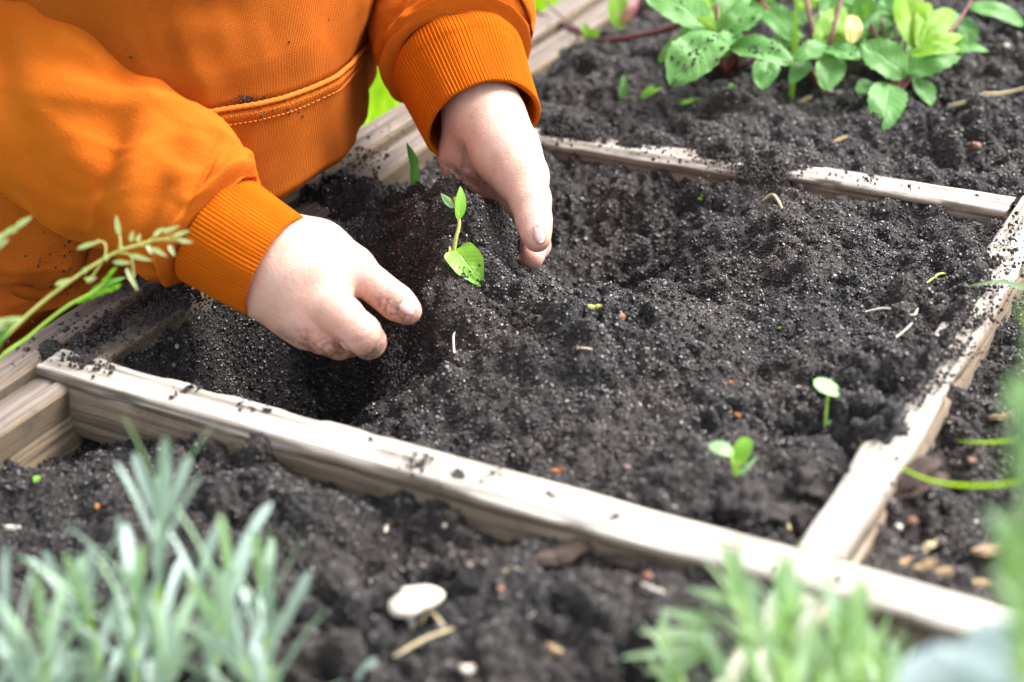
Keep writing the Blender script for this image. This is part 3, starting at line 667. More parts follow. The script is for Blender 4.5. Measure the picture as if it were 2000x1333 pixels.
# sleeves and ribbed cuffs; theta 0 faces the lens, +90 degrees is the lower (right arm) or left (left arm) side
def folds_r(U, TH, AR):
    d = .0034*fbm(U*5 + .25*np.sin(TH), np.cos(TH)*1.1 + 2, np.sin(TH)*1.1, 3)
    rg = 1 - np.abs(fbm(U*7 + 1.2*np.sin(TH), np.cos(TH)*1.3 + 5, np.sin(TH)*1.3, 2)); d += .0020*np.clip(rg - .55, 0, 1)**1.5 * 2.2
    d += .0050*g2(U, TH, .90, 0.0, .045, 3.0) - .0045*g2(U, TH, .965, 0.2, .020, 2.2)
    d += -.0050*g2(U, TH, .62, .45, .035, .75, .10) + .0040*g2(U, TH, .69, .35, .05, .8, .10)
    d += -.0042*g2(U, TH, .50, -.35, .030, .55, -.16) + .0030*g2(U, TH, .56, -.4, .04, .6, -.16)
    d += -.0040*g2(U, TH, .79, .85, .030, .7, .06) + .003*g2(U, TH, .74, -.5, .05, .7, .1)
    d += -.0035*g2(U, TH, .84, -.2, .016, .5, .12) - .0040*g2(U, TH, .40, .3, .04, .6, .2)
    d += -.0080*g2(U, TH, .36, -1.55, .025, .5) + .0040*g2(U, TH, .45, -1.5, .06, .6) - .004*g2(U, TH, .90, -1.5, .02, .5)
    d += .0008*fbm(U*16, np.cos(TH)*1.5, np.sin(TH)*1.5 + 7, 2)
    return d
def sleeve_stations(px): return [(atw(a, b, w), r*w/FPX) for (a, b, w, r) in px]
RS = sleeve_stations([(30, -330, .80, 195), (0, -150, .770, 200), (15, 10, .748, 202), (85, 160, .736, 205), (190, 265, .728, 190), (290, 345, .724, 172), (365, 405, .719, 160), (408, 436, .717, 142), (428, 451, .716, 116)])
sweep('sleeve', RS, folds_r, 190, 150, M['fleece'], hoodie, -FW)
def cuff(stations, ribs, amp, nth, nu, name, shape):
    Pp = np.array([np.r_[s[0], s[1]] for s in stations]); S = spline(Pp, nu); C = S[:, :3]; r = S[:, 3]
    T, A, B = frames(C, -FW)
    k = 7                                                        # the edge turns in and runs back inside
    C = np.vstack([C, C[-1:] + T[-1]*.0007, *[C[-1:] - T[-1]*.0022*q for q in range(k)]]); r = np.r_[r, r[-1] - .0006, [r[-1] - .0022]*k]
    A = np.vstack([A, np.repeat(A[-1:], k+1, 0)]); B = np.vstack([B, np.repeat(B[-1:], k+1, 0)]); n = len(C)
    th = np.linspace(0, 2*np.pi, nth, endpoint=False); U, TH = np.meshgrid(np.linspace(0, 1, n), th, indexing='ij')
    fade = np.ones(n); fade[:3] = (.2, .5, .8); fade[nu:] = .5
    rib = amp*(np.abs(np.sin(TH*ribs/2 + .25*np.sin(U*3)))**.8 - .6)*fade[:, None]
    R = r[:, None] + rib + shape(U, TH)
    V = C[:, None] + R[..., None]*(np.cos(TH)[..., None]*A[:, None] + np.sin(TH)[..., None]*B[:, None])
    arc = np.r_[0, np.cumsum(np.linalg.norm(np.diff(C, axis=0), axis=1))]
    uv = np.stack([arc[:, None] + 0*TH, TH*np.mean(r)], -1).reshape(-1, 2)
    return mesh_obj(name, V.reshape(-1, 3), grid_faces(n, nth, True), M['rib'], hoodie, True, uv)
cuff(sleeve_stations([(410, 438, .717, 100), (424, 448, .7165, 122), (450, 465, .7150, 122), (505, 499, .7125, 116), (541, 519, .711, 113)]), 92, .0005, 92*6, 30, 'cuff',
     lambda U, TH: .0010*np.sin(2*TH + .6) + .0009*fbm(np.cos(TH)*1.6, np.sin(TH)*1.6, U*2.5, 2))
def folds_l(U, TH, AR):
    d = .0030*fbm(U*5 + 3, np.cos(TH)*1.2 + 2, np.sin(TH)*1.2, 3)
    rg = 1 - np.abs(fbm(U*8 + 1.2*np.sin(TH), np.cos(TH)*1.3 + 2, np.sin(TH)*1.3, 2)); d += .0020*np.clip(rg - .55, 0, 1)**1.5 * 2.2
    d += .0046*g2(U, TH, .88, -.3, .055, 2.6) - .0040*g2(U, TH, .965, 0, .018, 3.0)
    d += -.0046*g2(U, TH, .80, -.15, .022, .42, .10) + .003*g2(U, TH, .76, -.2, .03, .6, .1) - .004*g2(U, TH, .84, .9, .03, .4, -.1) - .004*g2(U, TH, .78, -1.0, .03, .4, -.06)
    d += -.0050*g2(U, TH, .70, .55, .04, .5, .12) + .0010*fbm(U*16, np.cos(TH)*1.5, np.sin(TH)*1.5 + 3, 2)
    return d
LS = [(np.array((-.125, .25, .27)), .050), (np.array((-.075, .275, .19)), .046), (np.array((-.035, .285, .135)), .043)] + sleeve_stations([(862, 0, .838, 158), (878, 70, .824, 152), (890, 105, .816, 142), (896, 121, .812, 118)])
sweep('sleeve', LS, folds_l, 170, 140, M['fleece'], hoodie, -FW)
cuff(sleeve_stations([(886, 105, .816, 100), (893, 117, .813, 126), (905, 145, .809, 126), (928, 200, .799, 118), (944, 236, .792, 114)]), 104, .0006, 104*6, 30, 'cuff',
     lambda U, TH: .0012*np.sin(2*TH - .8) + .0022*U**3*np.cos(TH*3 + .6) + .0008*fbm(np.cos(TH)*1.6, np.sin(TH)*1.6, U*2.5, 2))

# --- pocket corner, crumbs on the cloth
from mathutils.bvhtree import BVHTree
def tree_of(o):
    me = o.data; org = ORIGIN[o]
    return BVHTree.FromPolygons([Vector(np.array(v.co) + org) for v in me.vertices], [tuple(p.vertices) for p in me.polygons])
TREE = tree_of(hoodie)
def on_cloth(px, py, lift=0.0, default=.74):
    D = Vector(unit(atw(px, py, 1.0) - CAM)); h = TREE.ray_cast(Vector(CAM), D)
    if h[0] is None: return atw(px, py, default)
    return np.array(h[0] - D*lift)
C = spline(np.array([on_cloth(x, y, .0016) for x, y in ((168, 470), (158, 495), (150, 530), (128, 558), (95, 574), (60, 574), (30, 566))]), 50)
Vt, Ft, uvt = tube(C, .0026 + .0006*np.sin(np.linspace(0, 9, 50)), 9); mesh_obj('pocket_edge', Vt, Ft, M['knit'], hoodie, True, uvt)
items = []
for (px, py, sx, sy, n) in [(500, 192, 30, 5, 46), (480, 196, 16, 4, 30), (520, 208, 34, 10, 40), (640, 395, 12, 12, 10), (682, 352, 8, 10, 8), (90, 500, 40, 30, 26), (100, 566, 22, 4, 50), (130, 500, 6, 16, 14), (300, 90, 60, 60, 6), (570, 130, 60, 60, 8), (245, 570, 10, 5, 8)]:
    for _ in range(n): items.append((on_cloth(px + rng.normal(0, sx), py + rng.normal(0, sy), .0002), .00022 + .0006*rng.random()**3))
crumbs('cloth_crumbs', items, M['clod'], 'dark soil crumbs caught on the orange sweatshirt', 'soil')

# ------------------------------------------------------------------ plants
def prof_ovate(t): return np.sin(np.pi*np.clip(t, 0, 1)**.75)**.8
def prof_mint(t): return np.sin(np.pi*np.clip(t, 0, 1)**.9)**.58
def prof_round(t): return np.sqrt(np.clip(1 - (2*t - 1)**2, 0, 1))**.85
def prof_blade(t): return np.clip(1.15*(1 - t**2.2), 0, 1)*np.clip(.55 + 3*t, 0, 1)
def prof_linear(t): return np.clip(np.minimum(.35 + 2.2*t, 1.0)*np.sqrt(np.clip(1 - ((t - .55)/.46)**4*(t > .55), 0, 1)), 0.02, 1)
def prof_heart(t): return np.clip(np.sqrt(np.clip(1 - ((t - .30)/.72)**2, 0, 1))*np.clip(.75 + 5*t, 0, 1), 0.02, 1)*np.where(t > .55, 1 - .55*((t - .55)/.45)**1.2, 1)
def leaf_geo(B, T, wd, n, bend=.12, fold=.18, prof=prof_ovate, serr=0.0, nu=14, nv=7, ripple=0.0, seed=0.0, curl=0.0):
    B, T = np.asarray(B, float), np.asarray(T, float); ax = T - B; Ln = np.linalg.norm(ax); d = ax/Ln
    n = unit(n - d*np.dot(n, d)); s = np.cross(n, d)
    t = np.linspace(0, 1, nu); v = np.linspace(-1, 1, nv); TT_, VV = np.meshgrid(t, v, indexing='ij')
    w = prof(TT_)*wd/2*(1 + serr*np.sin(TT_*62 + seed)*np.abs(VV)**3)
    h = bend*Ln*np.sin(np.pi*TT_*.9) - curl*Ln*TT_**2 + fold*w*np.abs(VV)**1.3 + ripple*wd*vnoise(TT_*5 + seed, VV*2, seed)
    P = B + d*(Ln*TT_)[..., None] + s*(w*VV)[..., None] + n*h[..., None]
    return P.reshape(-1, 3), grid_faces(nu, nv), np.stack([TT_, VV*.5 + .5], -1).reshape(-1, 2)
def leaf(parent, B, T, wd, n, mat, name='leaf', **k):
    V, F, uv = leaf_geo(B, T, wd, n, **k); return mesh_obj(name, V, F, mat, parent, True, uv)
def stem(parent, pts, r0, r1, mat, name='stem', n=16, nth=7):
    C = spline(np.array(pts), n); V, F, uv = tube(C, np.linspace(r0, r1, n), nth); return mesh_obj(name, V, F, mat, parent, True, uv)
UPW = np.array((0, 0, 1.0)); TOCAM = -FW

MINT_LEAVES = []
def mint(base_px, label, leaves, stems):
    base = on_soil(*base_px); t = thing('mint_plant', base, label, 'mint', 'mint plants in the far square')
    for pts, r0, r1 in stems:
        P = [base if p == 0 else atw(*p) for p in pts]; stem(t, P, r0, r1, M['red_stem'])
    for i, (bx, by, tx, ty, wp, wb, wt, m, tilt) in enumerate(leaves):
        B, T = atw(bx, by, wb), atw(tx, ty, wt); n = unit(UPW*.8 + TOCAM*.65 + RT*tilt)
        lf = leaf(t, B, T, wp*wb/FPX*1.04, n, M[m], bend=.10, fold=.14, prof=prof_mint, serr=.05, ripple=.09, seed=i*1.7, curl=.10, nu=18, nv=9)
        MINT_LEAVES.append(lf)
    for i in range(7):                                            # older leaves behind
        x0, y0 = base_px[0] + rng.uniform(-70, 70), rng.uniform(-5, 95); a_ = rng.uniform(0, 6.28); l_ = rng.uniform(55, 85)
        leaf(t, atw(x0, y0, .965), atw(x0 + l_*math.cos(a_), y0 + l_*.8*math.sin(a_), .965 + rng.uniform(-.01, .02)), rng.uniform(44, 60)*.96/FPX, unit(UPW*.8 + TOCAM*.6 + RT*rng.normal(0, .25)), M['mint'], bend=.1, fold=.14, prof=prof_mint, serr=.05, ripple=.09, seed=i*2.3, nu=18, nv=9)
        stem(t, [base, base*.4 + atw(x0, y0, .965)*.6 + UPW*.004, atw(x0, y0, .965)], .0011, .0007, M['red_stem'], n=8, nth=5)
    return t
mint((1420, 150), 'round-leaved green mint with a broad soil-flecked leaf, nearest the orange sleeve', [
    (1408, 72, 1312, 160, 104, .905, .885, 'mint', -.2), (1392, 58, 1262, -18, 84, .92, .93, 'mint', -.2), (1398, 50, 1462, -30, 58, .925, .94, 'mint', .1), (1396, 78, 1492, 8, 62, .915, .915, 'mint', .2),
    (1395, 60, 1372, -30, 44, .92, .95, 'mint_young', 0), (1425, 92, 1550, 118, 66, .92, .90, 'mint', .1), (1502, 112, 1488, 174, 50, .93, .915, 'mint', 0), (1395, 66, 1345, 20, 40, .915, .93, 'mint_young', -.3),
    (1430, 70, 1440, 20, 40, .93, .96, 'mint', 0), (1440, 60, 1400, 100, 36, .92, .90, 'mint', 0)],
    [([0, (1440, 110, .93), (1405, 66, .92), (1400, -60, .945)], .0020, .0014), ([0, (1470, 120, .93), (1500, 115, .93)], .0014, .001)])
mint((1600, 165), 'crowded mint with one pale yellow leaf, in the middle of the mint patch', [
    (1552, 80, 1484, 2, 52, .94, .96, 'mint', -.2), (1602, 118, 1646, 8, 62, .935, .95, 'mint_young', .1), (1625, 92, 1548, 116, 46, .935, .925, 'mint', 0), (1661, 86, 1669, 26, 36, .925, .935, 'mint_old', .3),
    (1612, 98, 1680, 112, 50, .93, .915, 'mint', .2), (1628, 114, 1613, 172, 56, .93, .912, 'mint', 0), (1690, 60, 1740, 10, 46, .97, .98, 'mint', .2), (1690, 70, 1760, 62, 44, .96, .955, 'mint', .2),
    (1640, 60, 1600, 0, 44, .97, .98, 'mint', -.1), (1560, 60, 1530, 90, 40, .95, .94, 'mint', 0), (1668, 40, 1700, -20, 46, .98, .99, 'mint', 0), (1560, 20, 1600, -20, 50, .98, .99, 'mint_young', 0), (1580, 120, 1545, 160, 36, .94, .925, 'mint', 0)],
    [([0, (1530, 60, .95), (1490, 10, .96), (1470, -40, .97)], .0026, .0020), ([0, (1620, 90, .935), (1650, -30, .96)], .0016, .0012), ([0, (1585, 50, .96), (1570, -30, .98)], .0018, .0014)])
mint((1750, 190), 'mint with a bright yellow-green young shoot, farthest from the child', [
    (1768, 152, 1682, 82, 74, .915, .92, 'mint', -.3), (1768, 146, 1884, 88, 66, .915, .92, 'mint', .3), (1737, 164, 1724, 250, 72, .915, .885, 'mint', 0), (1788, 152, 1820, 204, 42, .92, .905, 'mint', .2),
    (1700, 160, 1676, 182, 30, .92, .91, 'mint', 0), (1790, 100, 1764, -24, 60, .925, .955, 'mint_young', -.2), (1795, 98, 1812, -4, 36, .92, .95, 'mint_young', 0), (1800, 98, 1862, 10, 44, .92, .945, 'mint_young', .2),
    (1795, 104, 1884, 66, 34, .915, .92, 'mint_young', .2), (1840, 100, 1932, 96, 30, .925, .915, 'mint', .2), (1775, 108, 1880, 92, 34, .905, .905, 'mint_young', .1), (1890, 14, 2004, 44, 46, .955, .95, 'mint', .2),
    (1880, 30, 1896, 98, 40, .96, .945, 'mint', 0), (1715, 120, 1700, 60, 44, .945, .965, 'mint', 0), (1740, 60, 1700, 20, 44, .96, .97, 'mint', -.2), (1740, 20, 1762, -30, 50, .97, .98, 'mint', 0), (1770, 130, 1740, 118, 24, .92, .92, 'mint', 0)],
    [([0, (1762, 146, .92), (1792, 100, .925), (1800, -20, .95)], .0018, .0014), ([0, (1850, 70, .94), (1890, 14, .955), (1915, -40, .965)], .0014, .001), ([0, (1737, 164, .915)], .001, .0008)])
t = thing('mint_runner', atw(1320, 50, 1.0), 'dark red mint runner arching from the mint over the side board', 'runner')
stem(t, [atw(1340, 44, .985), (atw(1270, 66, 1.0)), atw(1170, 78, 1.03), atw(1110, 52, 1.06), atw(1040, 22, 1.08), atw(960, -16, 1.1)], .0022, .0009, M['red_stem'], n=26)
stem(t, [atw(1150, 72, 1.035), atw(1075, 14, 1.06), atw(1060, -20, 1.07)], .0008, .0006, M['brown_twig'])
leaf(t, atw(1150, 74, 1.03), atw(1138, 44, 1.03), .006, TOCAM, M['seedling']); leaf(t, atw(1152, 72, 1.03), atw(1172, 60, 1.03), .006, TOCAM, M['seedling'])
leaf(t, atw(1215, 60, 1.02), atw(1205, -14, 1.04), .014, TOCAM + UPW*.3 - RT*.3, M['mint_young'], serr=.05); leaf(t, atw(1216, 50, 1.02), atw(1246, 0, 1.03), .008, TOCAM + UPW*.3, M['red_stem'])

def sprout(name, base, label, cat, parts, group=None):
    """parts: ('stem', pts, r0, r1, mat) or ('leaf', B, T, width, normal, mat, kwargs)"""
    t = thing(name, base, label, cat, group)
    for p in parts:
        if p[0] == 'stem': stem(t, p[1], p[2], p[3], M[p[4]], n=14, nth=6)
        else: leaf(t, p[1], p[2], p[3], p[4], M[p[5]], **p[6])
    return t
def near(b, dpx, dpy, dw=0.0):
    """A point offset from b by pixels of the photograph at b's own depth."""
    w = float((b - CAM) @ FW); return b + (dpx*RT - dpy*UP)*w/FPX + FW*dw
b = on_soil(880, 506); b2 = b + UPW*.001
sprout('bindweed_seedling', b, 'small bright green bindweed seedling growing out of the scooped heap', 'seedling', [
    ('stem', [b - UPW*.006, near(b, 10, -36), near(b, 17, -66), near(b, 13, -98), near(b, 8, -120)], .0010, .0007, 'straw_stem'),
    ('leaf', near(b, 14, -74, -.001), near(b, 18, -142, .004), .0058, TOCAM + RT*.5, 'seedling', dict(fold=.35, bend=.08, prof=prof_ovate, seed=2.)),
    ('leaf', near(b, 8, -98), near(b, -20, -128, .003), .0036, TOCAM - RT*.7 + UPW*.4, 'seedling_pale', dict(fold=.5, bend=-.05)),
    ('leaf', near(b, 1, -4), near(b, -1, -24), .0018, TOCAM, 'straw_stem', {})])
b = on_soil(893, 512, .0065)
sprout('bindweed_leaf', b, 'arrow-shaped bright green leaf with dark crumbs lying below the bindweed seedling', 'leaf', [
    ('leaf', near(b, -2, 0, .003), near(b, 50, 72, -.004), .0155, TOCAM*.9 + UPW*.7 + RT*.1, 'seedling', dict(prof=prof_heart, fold=.30, bend=.10, nv=11, nu=18, ripple=.05, seed=4., curl=.06))])
b = on_soil(805, 368)
sprout('grass_blade', b, 'single dark green pointed blade sprouting beside the inner board', 'grass', [
    ('leaf', near(b, 8, 4), near(b, 4, -48, .002), .0052, TOCAM + RT*.2, 'dark_leaf', dict(prof=lambda t: .75 + .25*np.sin(np.pi*t), fold=.3, bend=-.10)),
    ('leaf', near(b, 5, -46, .002), near(b, -13, -92, .006), .0050, TOCAM + RT*.2, 'dark_leaf', dict(prof=lambda t: np.clip(1 - t**1.6, .02, 1), fold=.3, bend=.05))])
b = on_soil(1612, 838)
sprout('seedling', b, 'thin seedling with one pale oval leaf near the right slat', 'seedling', [
    ('stem', [b - UPW*.004, near(b, 2, -30), near(b, 6, -70)], .0008, .0007, 'stem'),
    ('leaf', near(b, -26, -84, -.004), near(b, 38, -68, .006), .0096, UPW*.9 + TOCAM*.55, 'seedling_pale', dict(prof=prof_round, fold=.05, bend=.06)),
    ('leaf', near(b, 3, -8), near(b, 22, -16), .0022, UPW + TOCAM*.4, 'seedling_pale', dict(prof=prof_round))], 'seedlings by the right slat')
b = on_soil(1437, 938)
sprout('seedling', b, 'seedling with one flat pale leaf and one upright bright leaf, beside a clod', 'seedling', [
    ('stem', [b - UPW*.004, near(b, -4, -22), near(b, -12, -50)], .0009, .0007, 'stem'), ('stem', [b - UPW*.004, near(b, 4, -26), near(b, 6, -36)], .0009, .0007, 'stem'),
    ('leaf', near(b, -4, -48), near(b, -50, -64, .003), .0060, UPW*.9 + TOCAM*.5, 'seedling_pale', dict(prof=prof_round, fold=.05)),
    ('leaf', near(b, 2, -24), near(b, 27, -80, .002), .0072, TOCAM + UPW*.3 - RT*.5, 'seedling', dict(prof=prof_round, fold=.15)),
    ('leaf', near(b, 4, -6), near(b, 44, -46), .0020, TOCAM, 'seedling_pale', dict(prof=prof_blade))], 'seedlings by the right slat')
def mini(px, py, label, leaves, mat='seedling_pale'):
    b = on_soil(px, py); s = []
    for (dx, dy, wd) in leaves:
        s.append(('leaf', b + UPW*.001, near(b, dx, dy, .002), wd*.62, UPW*.7 + TOCAM*.7, mat, dict(prof=prof_ovate, fold=.3)))
    return sprout('sprout', b, label, 'sprout', s, 'tiny sprouts in the soil')
mini(1217, 200, 'tiny two-leaved sprout in the far square, nearest the orange cuff', [(2, -52, .008), (-6, -24, .006)], 'mint')
mini(1253, 198, 'tiny curved bright sprout between the cuff and the broad mint leaf', [(26, -30, .007), (42, -26, .006)], 'seedling')
mini(1350, 204, 'tiny flat sprout on the soil under the broad mint leaf', [(-26, 2, .006), (28, -4, .006), (4, -8, .005)], 'seedling')
mini(1428, 178, 'faint tiny green sprout just below the mint leaves', [(4, -14, .006), (-8, -8, .005)], 'mint')
mini(1385, 322, 'small green sprout poking over the far slat', [(12, -20, .009), (-10, 2, .005)], 'mint')
mini(1373, 396, 'tiny yellow-green sprout in the dug square below the far slat', [(10, -26, .006), (-10, -8, .005), (14, -6, .004)], 'seedling')
mini(1676, 862, 'tiny yellow sprout against the right slat', [(10, -10, .004), (4, 6, .003)], 'seedling')
mini(70, 950, 'tiny green sprout in the near square beside the side board', [(6, -16, .005), (-4, -6, .003)], 'seedling')

b = on_soil(1800, 965)
t = thing('dry_leaf', b, 'shrivelled grey-brown dead leaf beside the right slat', 'dry leaf')
for (x0, y0, x1, y1, w_) in ((1756, 975, 1835, 940, .010), (1765, 985, 1850, 968, .008)):
    leaf(t, near(on_soil(x0, y0, .002), 0, 0), near(on_soil(x1, y1, .006), 0, 0), w_, UPW + TOCAM*.4, M['bark'], fold=.5, bend=.2, ripple=.2, seed=w_*900)
b = on_soil(1546, 192)
sprout('grass_blade', b, 'tall thin green grass blade standing upright in front of the mint', 'grass', [('leaf', b, atw(1556, -20, .93), .0040, TOCAM, 'mint_young', dict(prof=prof_blade, fold=.3, bend=.02))])
def blade(name, pts, wd, mat, label, cat='grass', n=TOCAM + UPW*.5):
    Q = [atw(*p) if len(p) == 3 else at(p[0], p[1], p[3]) for p in pts]; r_ = Q[0] + RT*.02; C = spline(np.array([np.array([r_[0], r_[1], -.025])] + Q), 22); t_ = np.linspace(0, 1, 22); T, A, B = frames(C, n)
    w = wd/2*np.clip(1.05 - t_**3, .08, 1); V, F = [], []
    for i in range(22): V += [C[i] - B[i]*w[i] + A[i]*w[i]*.4, C[i], C[i] + B[i]*w[i] + A[i]*w[i]*.4]
    uv = np.stack([np.repeat(t_, 3), np.tile((0, .5, 1), 22)], 1)
    o = mesh_obj(name, V, grid_faces(22, 3), M[mat], None, True, uv, loc=C[0]); 
    return tag(o, label, cat)
blade('grass_blade', [(2060, 300, .93), (2000, 276, .92), (1945, 264, .91), (1893, 274, .905)], .0030, 'grass', 'yellow-green grass blade reaching in over the far right corner of the grid')
blade('grass_blade', [(2080, 575, .62), (2000, 562, .64), (1950, 552, .65), (1888, 560, .66)], .0032, 'green_leaf', 'short green grass blade tip over the soil spilled on the right slat')
blade('grass_blade', [(2050, 180, .95), (2000, 150, .95), (1978, 134, .95)], .0030, 'spikelet', 'pale grass tip beside the mint at the right edge')
blade('grass_blade', [(2080, 850, .56), (2000, 858, .57), (1930, 864, .585), (1868, 862, .60)], .0016, 'grass', 'straight yellow-green grass stalk pointing at the right slat')
blade('grass_blade', [(2060, 925, 0, .030), (1985, 942, 0, .026), (1900, 948, 0, .022), (1820, 938, 0, .018), (1752, 908, 0, .013), (1676, 858, 0, .006)], .0017, 'grass', 'long curved yellow-green grass stalk crossing the right slat')

# --- flowering grass in front of the child
def spikelets(t, list_, w, mat='spikelet', wd=.0019):
    for (x0, y0, x1, y1) in list_:
        leaf(t, atw(x0, y0, w), atw(x1, y1, w - .002), wd, TOCAM + RT*.2, M[mat], name='spikelet', prof=prof_ovate, fold=.8, bend=.05, nu=8, nv=5)
t = thing('flowering_grass', atw(-60, 720, .62), 'tall yellow-green grass stalk with an open seed head against the orange sleeve', 'grass', 'flowering grass')
W = .625
stem(t, [np.r_[(atw(-60, 730, .62) - RT*.02)[:2], -.03], atw(-60, 730, .62), atw(0, 668, W), atw(90, 585, W), atw(200, 508, W), atw(270, 478, W), atw(345, 462, W)], .0011, .0004, M['straw_stem'], n=26)
for br in ([(237, 492), (233, 455), (228, 430)], [(205, 505), (206, 478), (190, 470)], [(232, 494), (255, 500), (262, 540)], [(250, 486), (280, 480), (300, 490)], [(290, 472), (310, 455), (330, 446)], [(310, 468), (340, 470), (360, 470)], [(200, 510), (180, 540), (165, 545)], [(120, 565), (122, 552), (135, 546)]):
    stem(t, [atw(x, y, W) for x, y in br], .0004, .0003, M['straw_stem'], n=8, nth=5)
spikelets(t, [(233, 462, 227, 420), (150, 487, 200, 470), (255, 472, 260, 450), (268, 472, 274, 456), (300, 462, 322, 444), (318, 456, 352, 440), (336, 464, 372, 450), (346, 470, 378, 474), (288, 478, 298, 498), (296, 484, 328, 502), (330, 478, 342, 502),
               (252, 498, 300, 510), (220, 513, 258, 514), (246, 522, 270, 570), (204, 508, 214, 496), (108, 558, 138, 544), (168, 550, 190, 542), (162, 534, 172, 520), (238, 490, 234, 474)], W)
t = thing('flowering_grass', atw(-20, 735, .64), 'green grass with a narrow closed seed head lying along the board edge', 'grass', 'flowering grass')
stem(t, [np.r_[(atw(-20, 735, .64) - RT*.02)[:2], -.03], atw(-20, 735, .64), atw(60, 656, .64), atw(130, 600, .64), atw(190, 566, .64), atw(226, 524, .64)], .0009, .0006, M['stem'], n=22)
spikelets(t, [(150+i*9.2, 592-i*3.4+(i % 2)*3, 164+i*9.2, 582-i*3.4-(i % 2)*3) for i in range(9)], .64, 'seedling', .0018)
spikelets(t, [(200, 552, 214, 538), (208, 545, 222, 530), (214, 536, 228, 522)], .64, 'seedling', .0016)
leaf(t, atw(176, 574, .64), atw(248, 543, .645), .0034, TOCAM + UPW*.5, M['dark_leaf'], prof=prof_blade, fold=.3)
t = thing('flowering_grass', atw(-60, 520, .60), 'pale blurred grass seed head at the left edge under the sleeve', 'grass', 'flowering grass')
stem(t, [np.r_[(atw(-60, 500, .6) - RT*.02)[:2], -.03], atw(-60, 500, .6), atw(0, 462, .6), atw(58, 428, .6)], .0008, .0005, M['straw_stem'])
spikelets(t, [(-10, 470, 22, 452), (10, 458, 40, 440), (30, 446, 64, 422), (-14, 490, 20, 466), (-10, 482, 8, 470), (20, 452, 36, 452)], .6, 'spikelet', .0022)
t = thing('flowering_grass', atw(-60, 700, .58), 'drooping pale grass seed head at the left edge above the boards', 'grass', 'flowering grass')
stem(t, [np.r_[(atw(-60, 660, .58) - RT*.02)[:2], -.03], atw(-60, 660, .58), atw(0, 628, .58), atw(44, 622, .58)], .0008, .0005, M['straw_stem'])
spikelets(t, [(-8, 632, 30, 622), (14, 626, 48, 624), (-10, 642, 14, 638)], .58, 'spikelet', .0022)
leaf(t, atw(-30, 710, .58), atw(36, 622, .585), .0030, TOCAM, M['dark_leaf'], prof=prof_blade, fold=.3)

# --- lavenders in the foreground
lin = {}
def linear_mesh(key, mat, toothed=False):
    V, F, uv = leaf_geo((0, 0, 0), (1, 0, 0), .13, np.array((0, 0, 1.)), bend=.05, fold=.22, prof=prof_linear, nu=10, nv=5, serr=.45 if toothed else 0)
    o = mesh_obj('leaf', V, F, M[mat], None, True, uv); lin[key] = o.data; bpy.data.objects.remove(o)
linear_mesh('lav', 'lavender'); linear_mesh('core', 'lavender_core'); linear_mesh('green', 'green_leaf', True); linear_mesh('young', 'lavender_core', True)
def lin_leaf(t, key, B, d, n, Ln, wd):
    d = unit(d); n = unit(n - d*np.dot(n, d)); s = np.cross(n, d); B = np.asarray(B) - ORIGIN[t]
    o = bpy.data.objects.new('leaf', lin[key]); col.objects.link(o); o.parent = t; ky = wd/.13
    o.matrix_local = Matrix(((d[0]*Ln, s[0]*ky, n[0]*Ln*.8, B[0]), (d[1]*Ln, s[1]*ky, n[1]*Ln*.8, B[1]), (d[2]*Ln, s[2]*ky, n[2]*Ln*.8, B[2]), (0, 0, 0, 1)))
def shoot(t, base, top, nodes, L0, L1, wd, keys, spread=.75, mat='stem', mid=None):
    C = spline(np.array([base, (base + top)/2 + rng.normal(0, .003, 3) if mid is None else mid, top]), 40); T, A, B = frames(C, TOCAM)
    stem(t, ([np.array([C[0][0], C[0][1], -.03])] if C[0][2] > .0 else []) + [C[0], C[20], C[39]], .0014, .0009, M[mat], n=10, nth=5)
    for i in range(nodes):
        f = .22 + .78*(i/(nodes - 1))**.9; k = min(int(f*39), 39); az0 = i*1.57 + rng.normal(0, .25)
        for az in (az0, az0 + math.pi):
            side = A[k]*math.cos(az) + B[k]*math.sin(az); ang = spread*(1.15 - .62*f) + rng.normal(0, .10)
            d = T[k]*math.cos(ang) + side*math.sin(ang); Ln = (L0 + (L1 - L0)*f)*(.85 + .3*rng.random())
            lin_leaf(t, keys[1] if f > .80 and rng.random() < .6 else keys[0], C[k], d, T[k]*math.sin(ang) - side*math.cos(ang) + rng.normal(0, .1, 3), Ln, wd*(.85 + .3*rng.random()))
lb = at(330, 1420, -.03)
t = thing('lavender_plant', lb, 'blurred silvery blue-green lavender in the near left foreground', 'lavender', 'lavenders in the foreground')
for (bx, by, tx, ty, w, n, L) in [(330, 1450, 318, 1000, .46, 8, .036), (180, 1460, 168, 1180, .45, 6, .032), (450, 1460, 446, 1140, .45, 7, .035), (545, 1480, 520, 1200, .45, 7, .030), (30, 1470, 20, 1240, .43, 7, .033),
                                  (270, 1480, 262, 1190, .435, 7, .029), (120, 1520, 90, 1290, .42, 7, .029), (500, 1520, 460, 1270, .42, 7, .030), (330, 1560, 330, 1300, .41, 7, .029), (-40, 1520, -30, 1280, .42, 5, .029)]:
    w += .050
    shoot(t, atw(bx, by, w - .005), atw(tx, ty, w), n, L*1.25, L*.88, .0033, ('lav', 'core'), .95)
for (x0, y0, x1, y1) in [(316, 1030, 262, 884), (322, 1020, 372, 890), (318, 1000, 312, 925), (430, 1150, 520, 985), (540, 1250, 605, 1115), (690, 1340, 735, 1285), (150, 1200, 88, 1075), (170, 1190, 178, 1065), (280, 1220, 232, 1010), (360, 1230, 432, 1010)]:
    B_, T_ = atw(x0, y0, .52), atw(x1, y1, .52); lin_leaf(t, 'lav', B_, T_ - B_, TOCAM, np.linalg.norm(T_ - B_), .0036)
t = thing('lavender_plant', at(1560, 1440, -.02), 'blurred fresh green lavender with toothed leaves over the front slat', 'lavender', 'lavenders in the foreground')
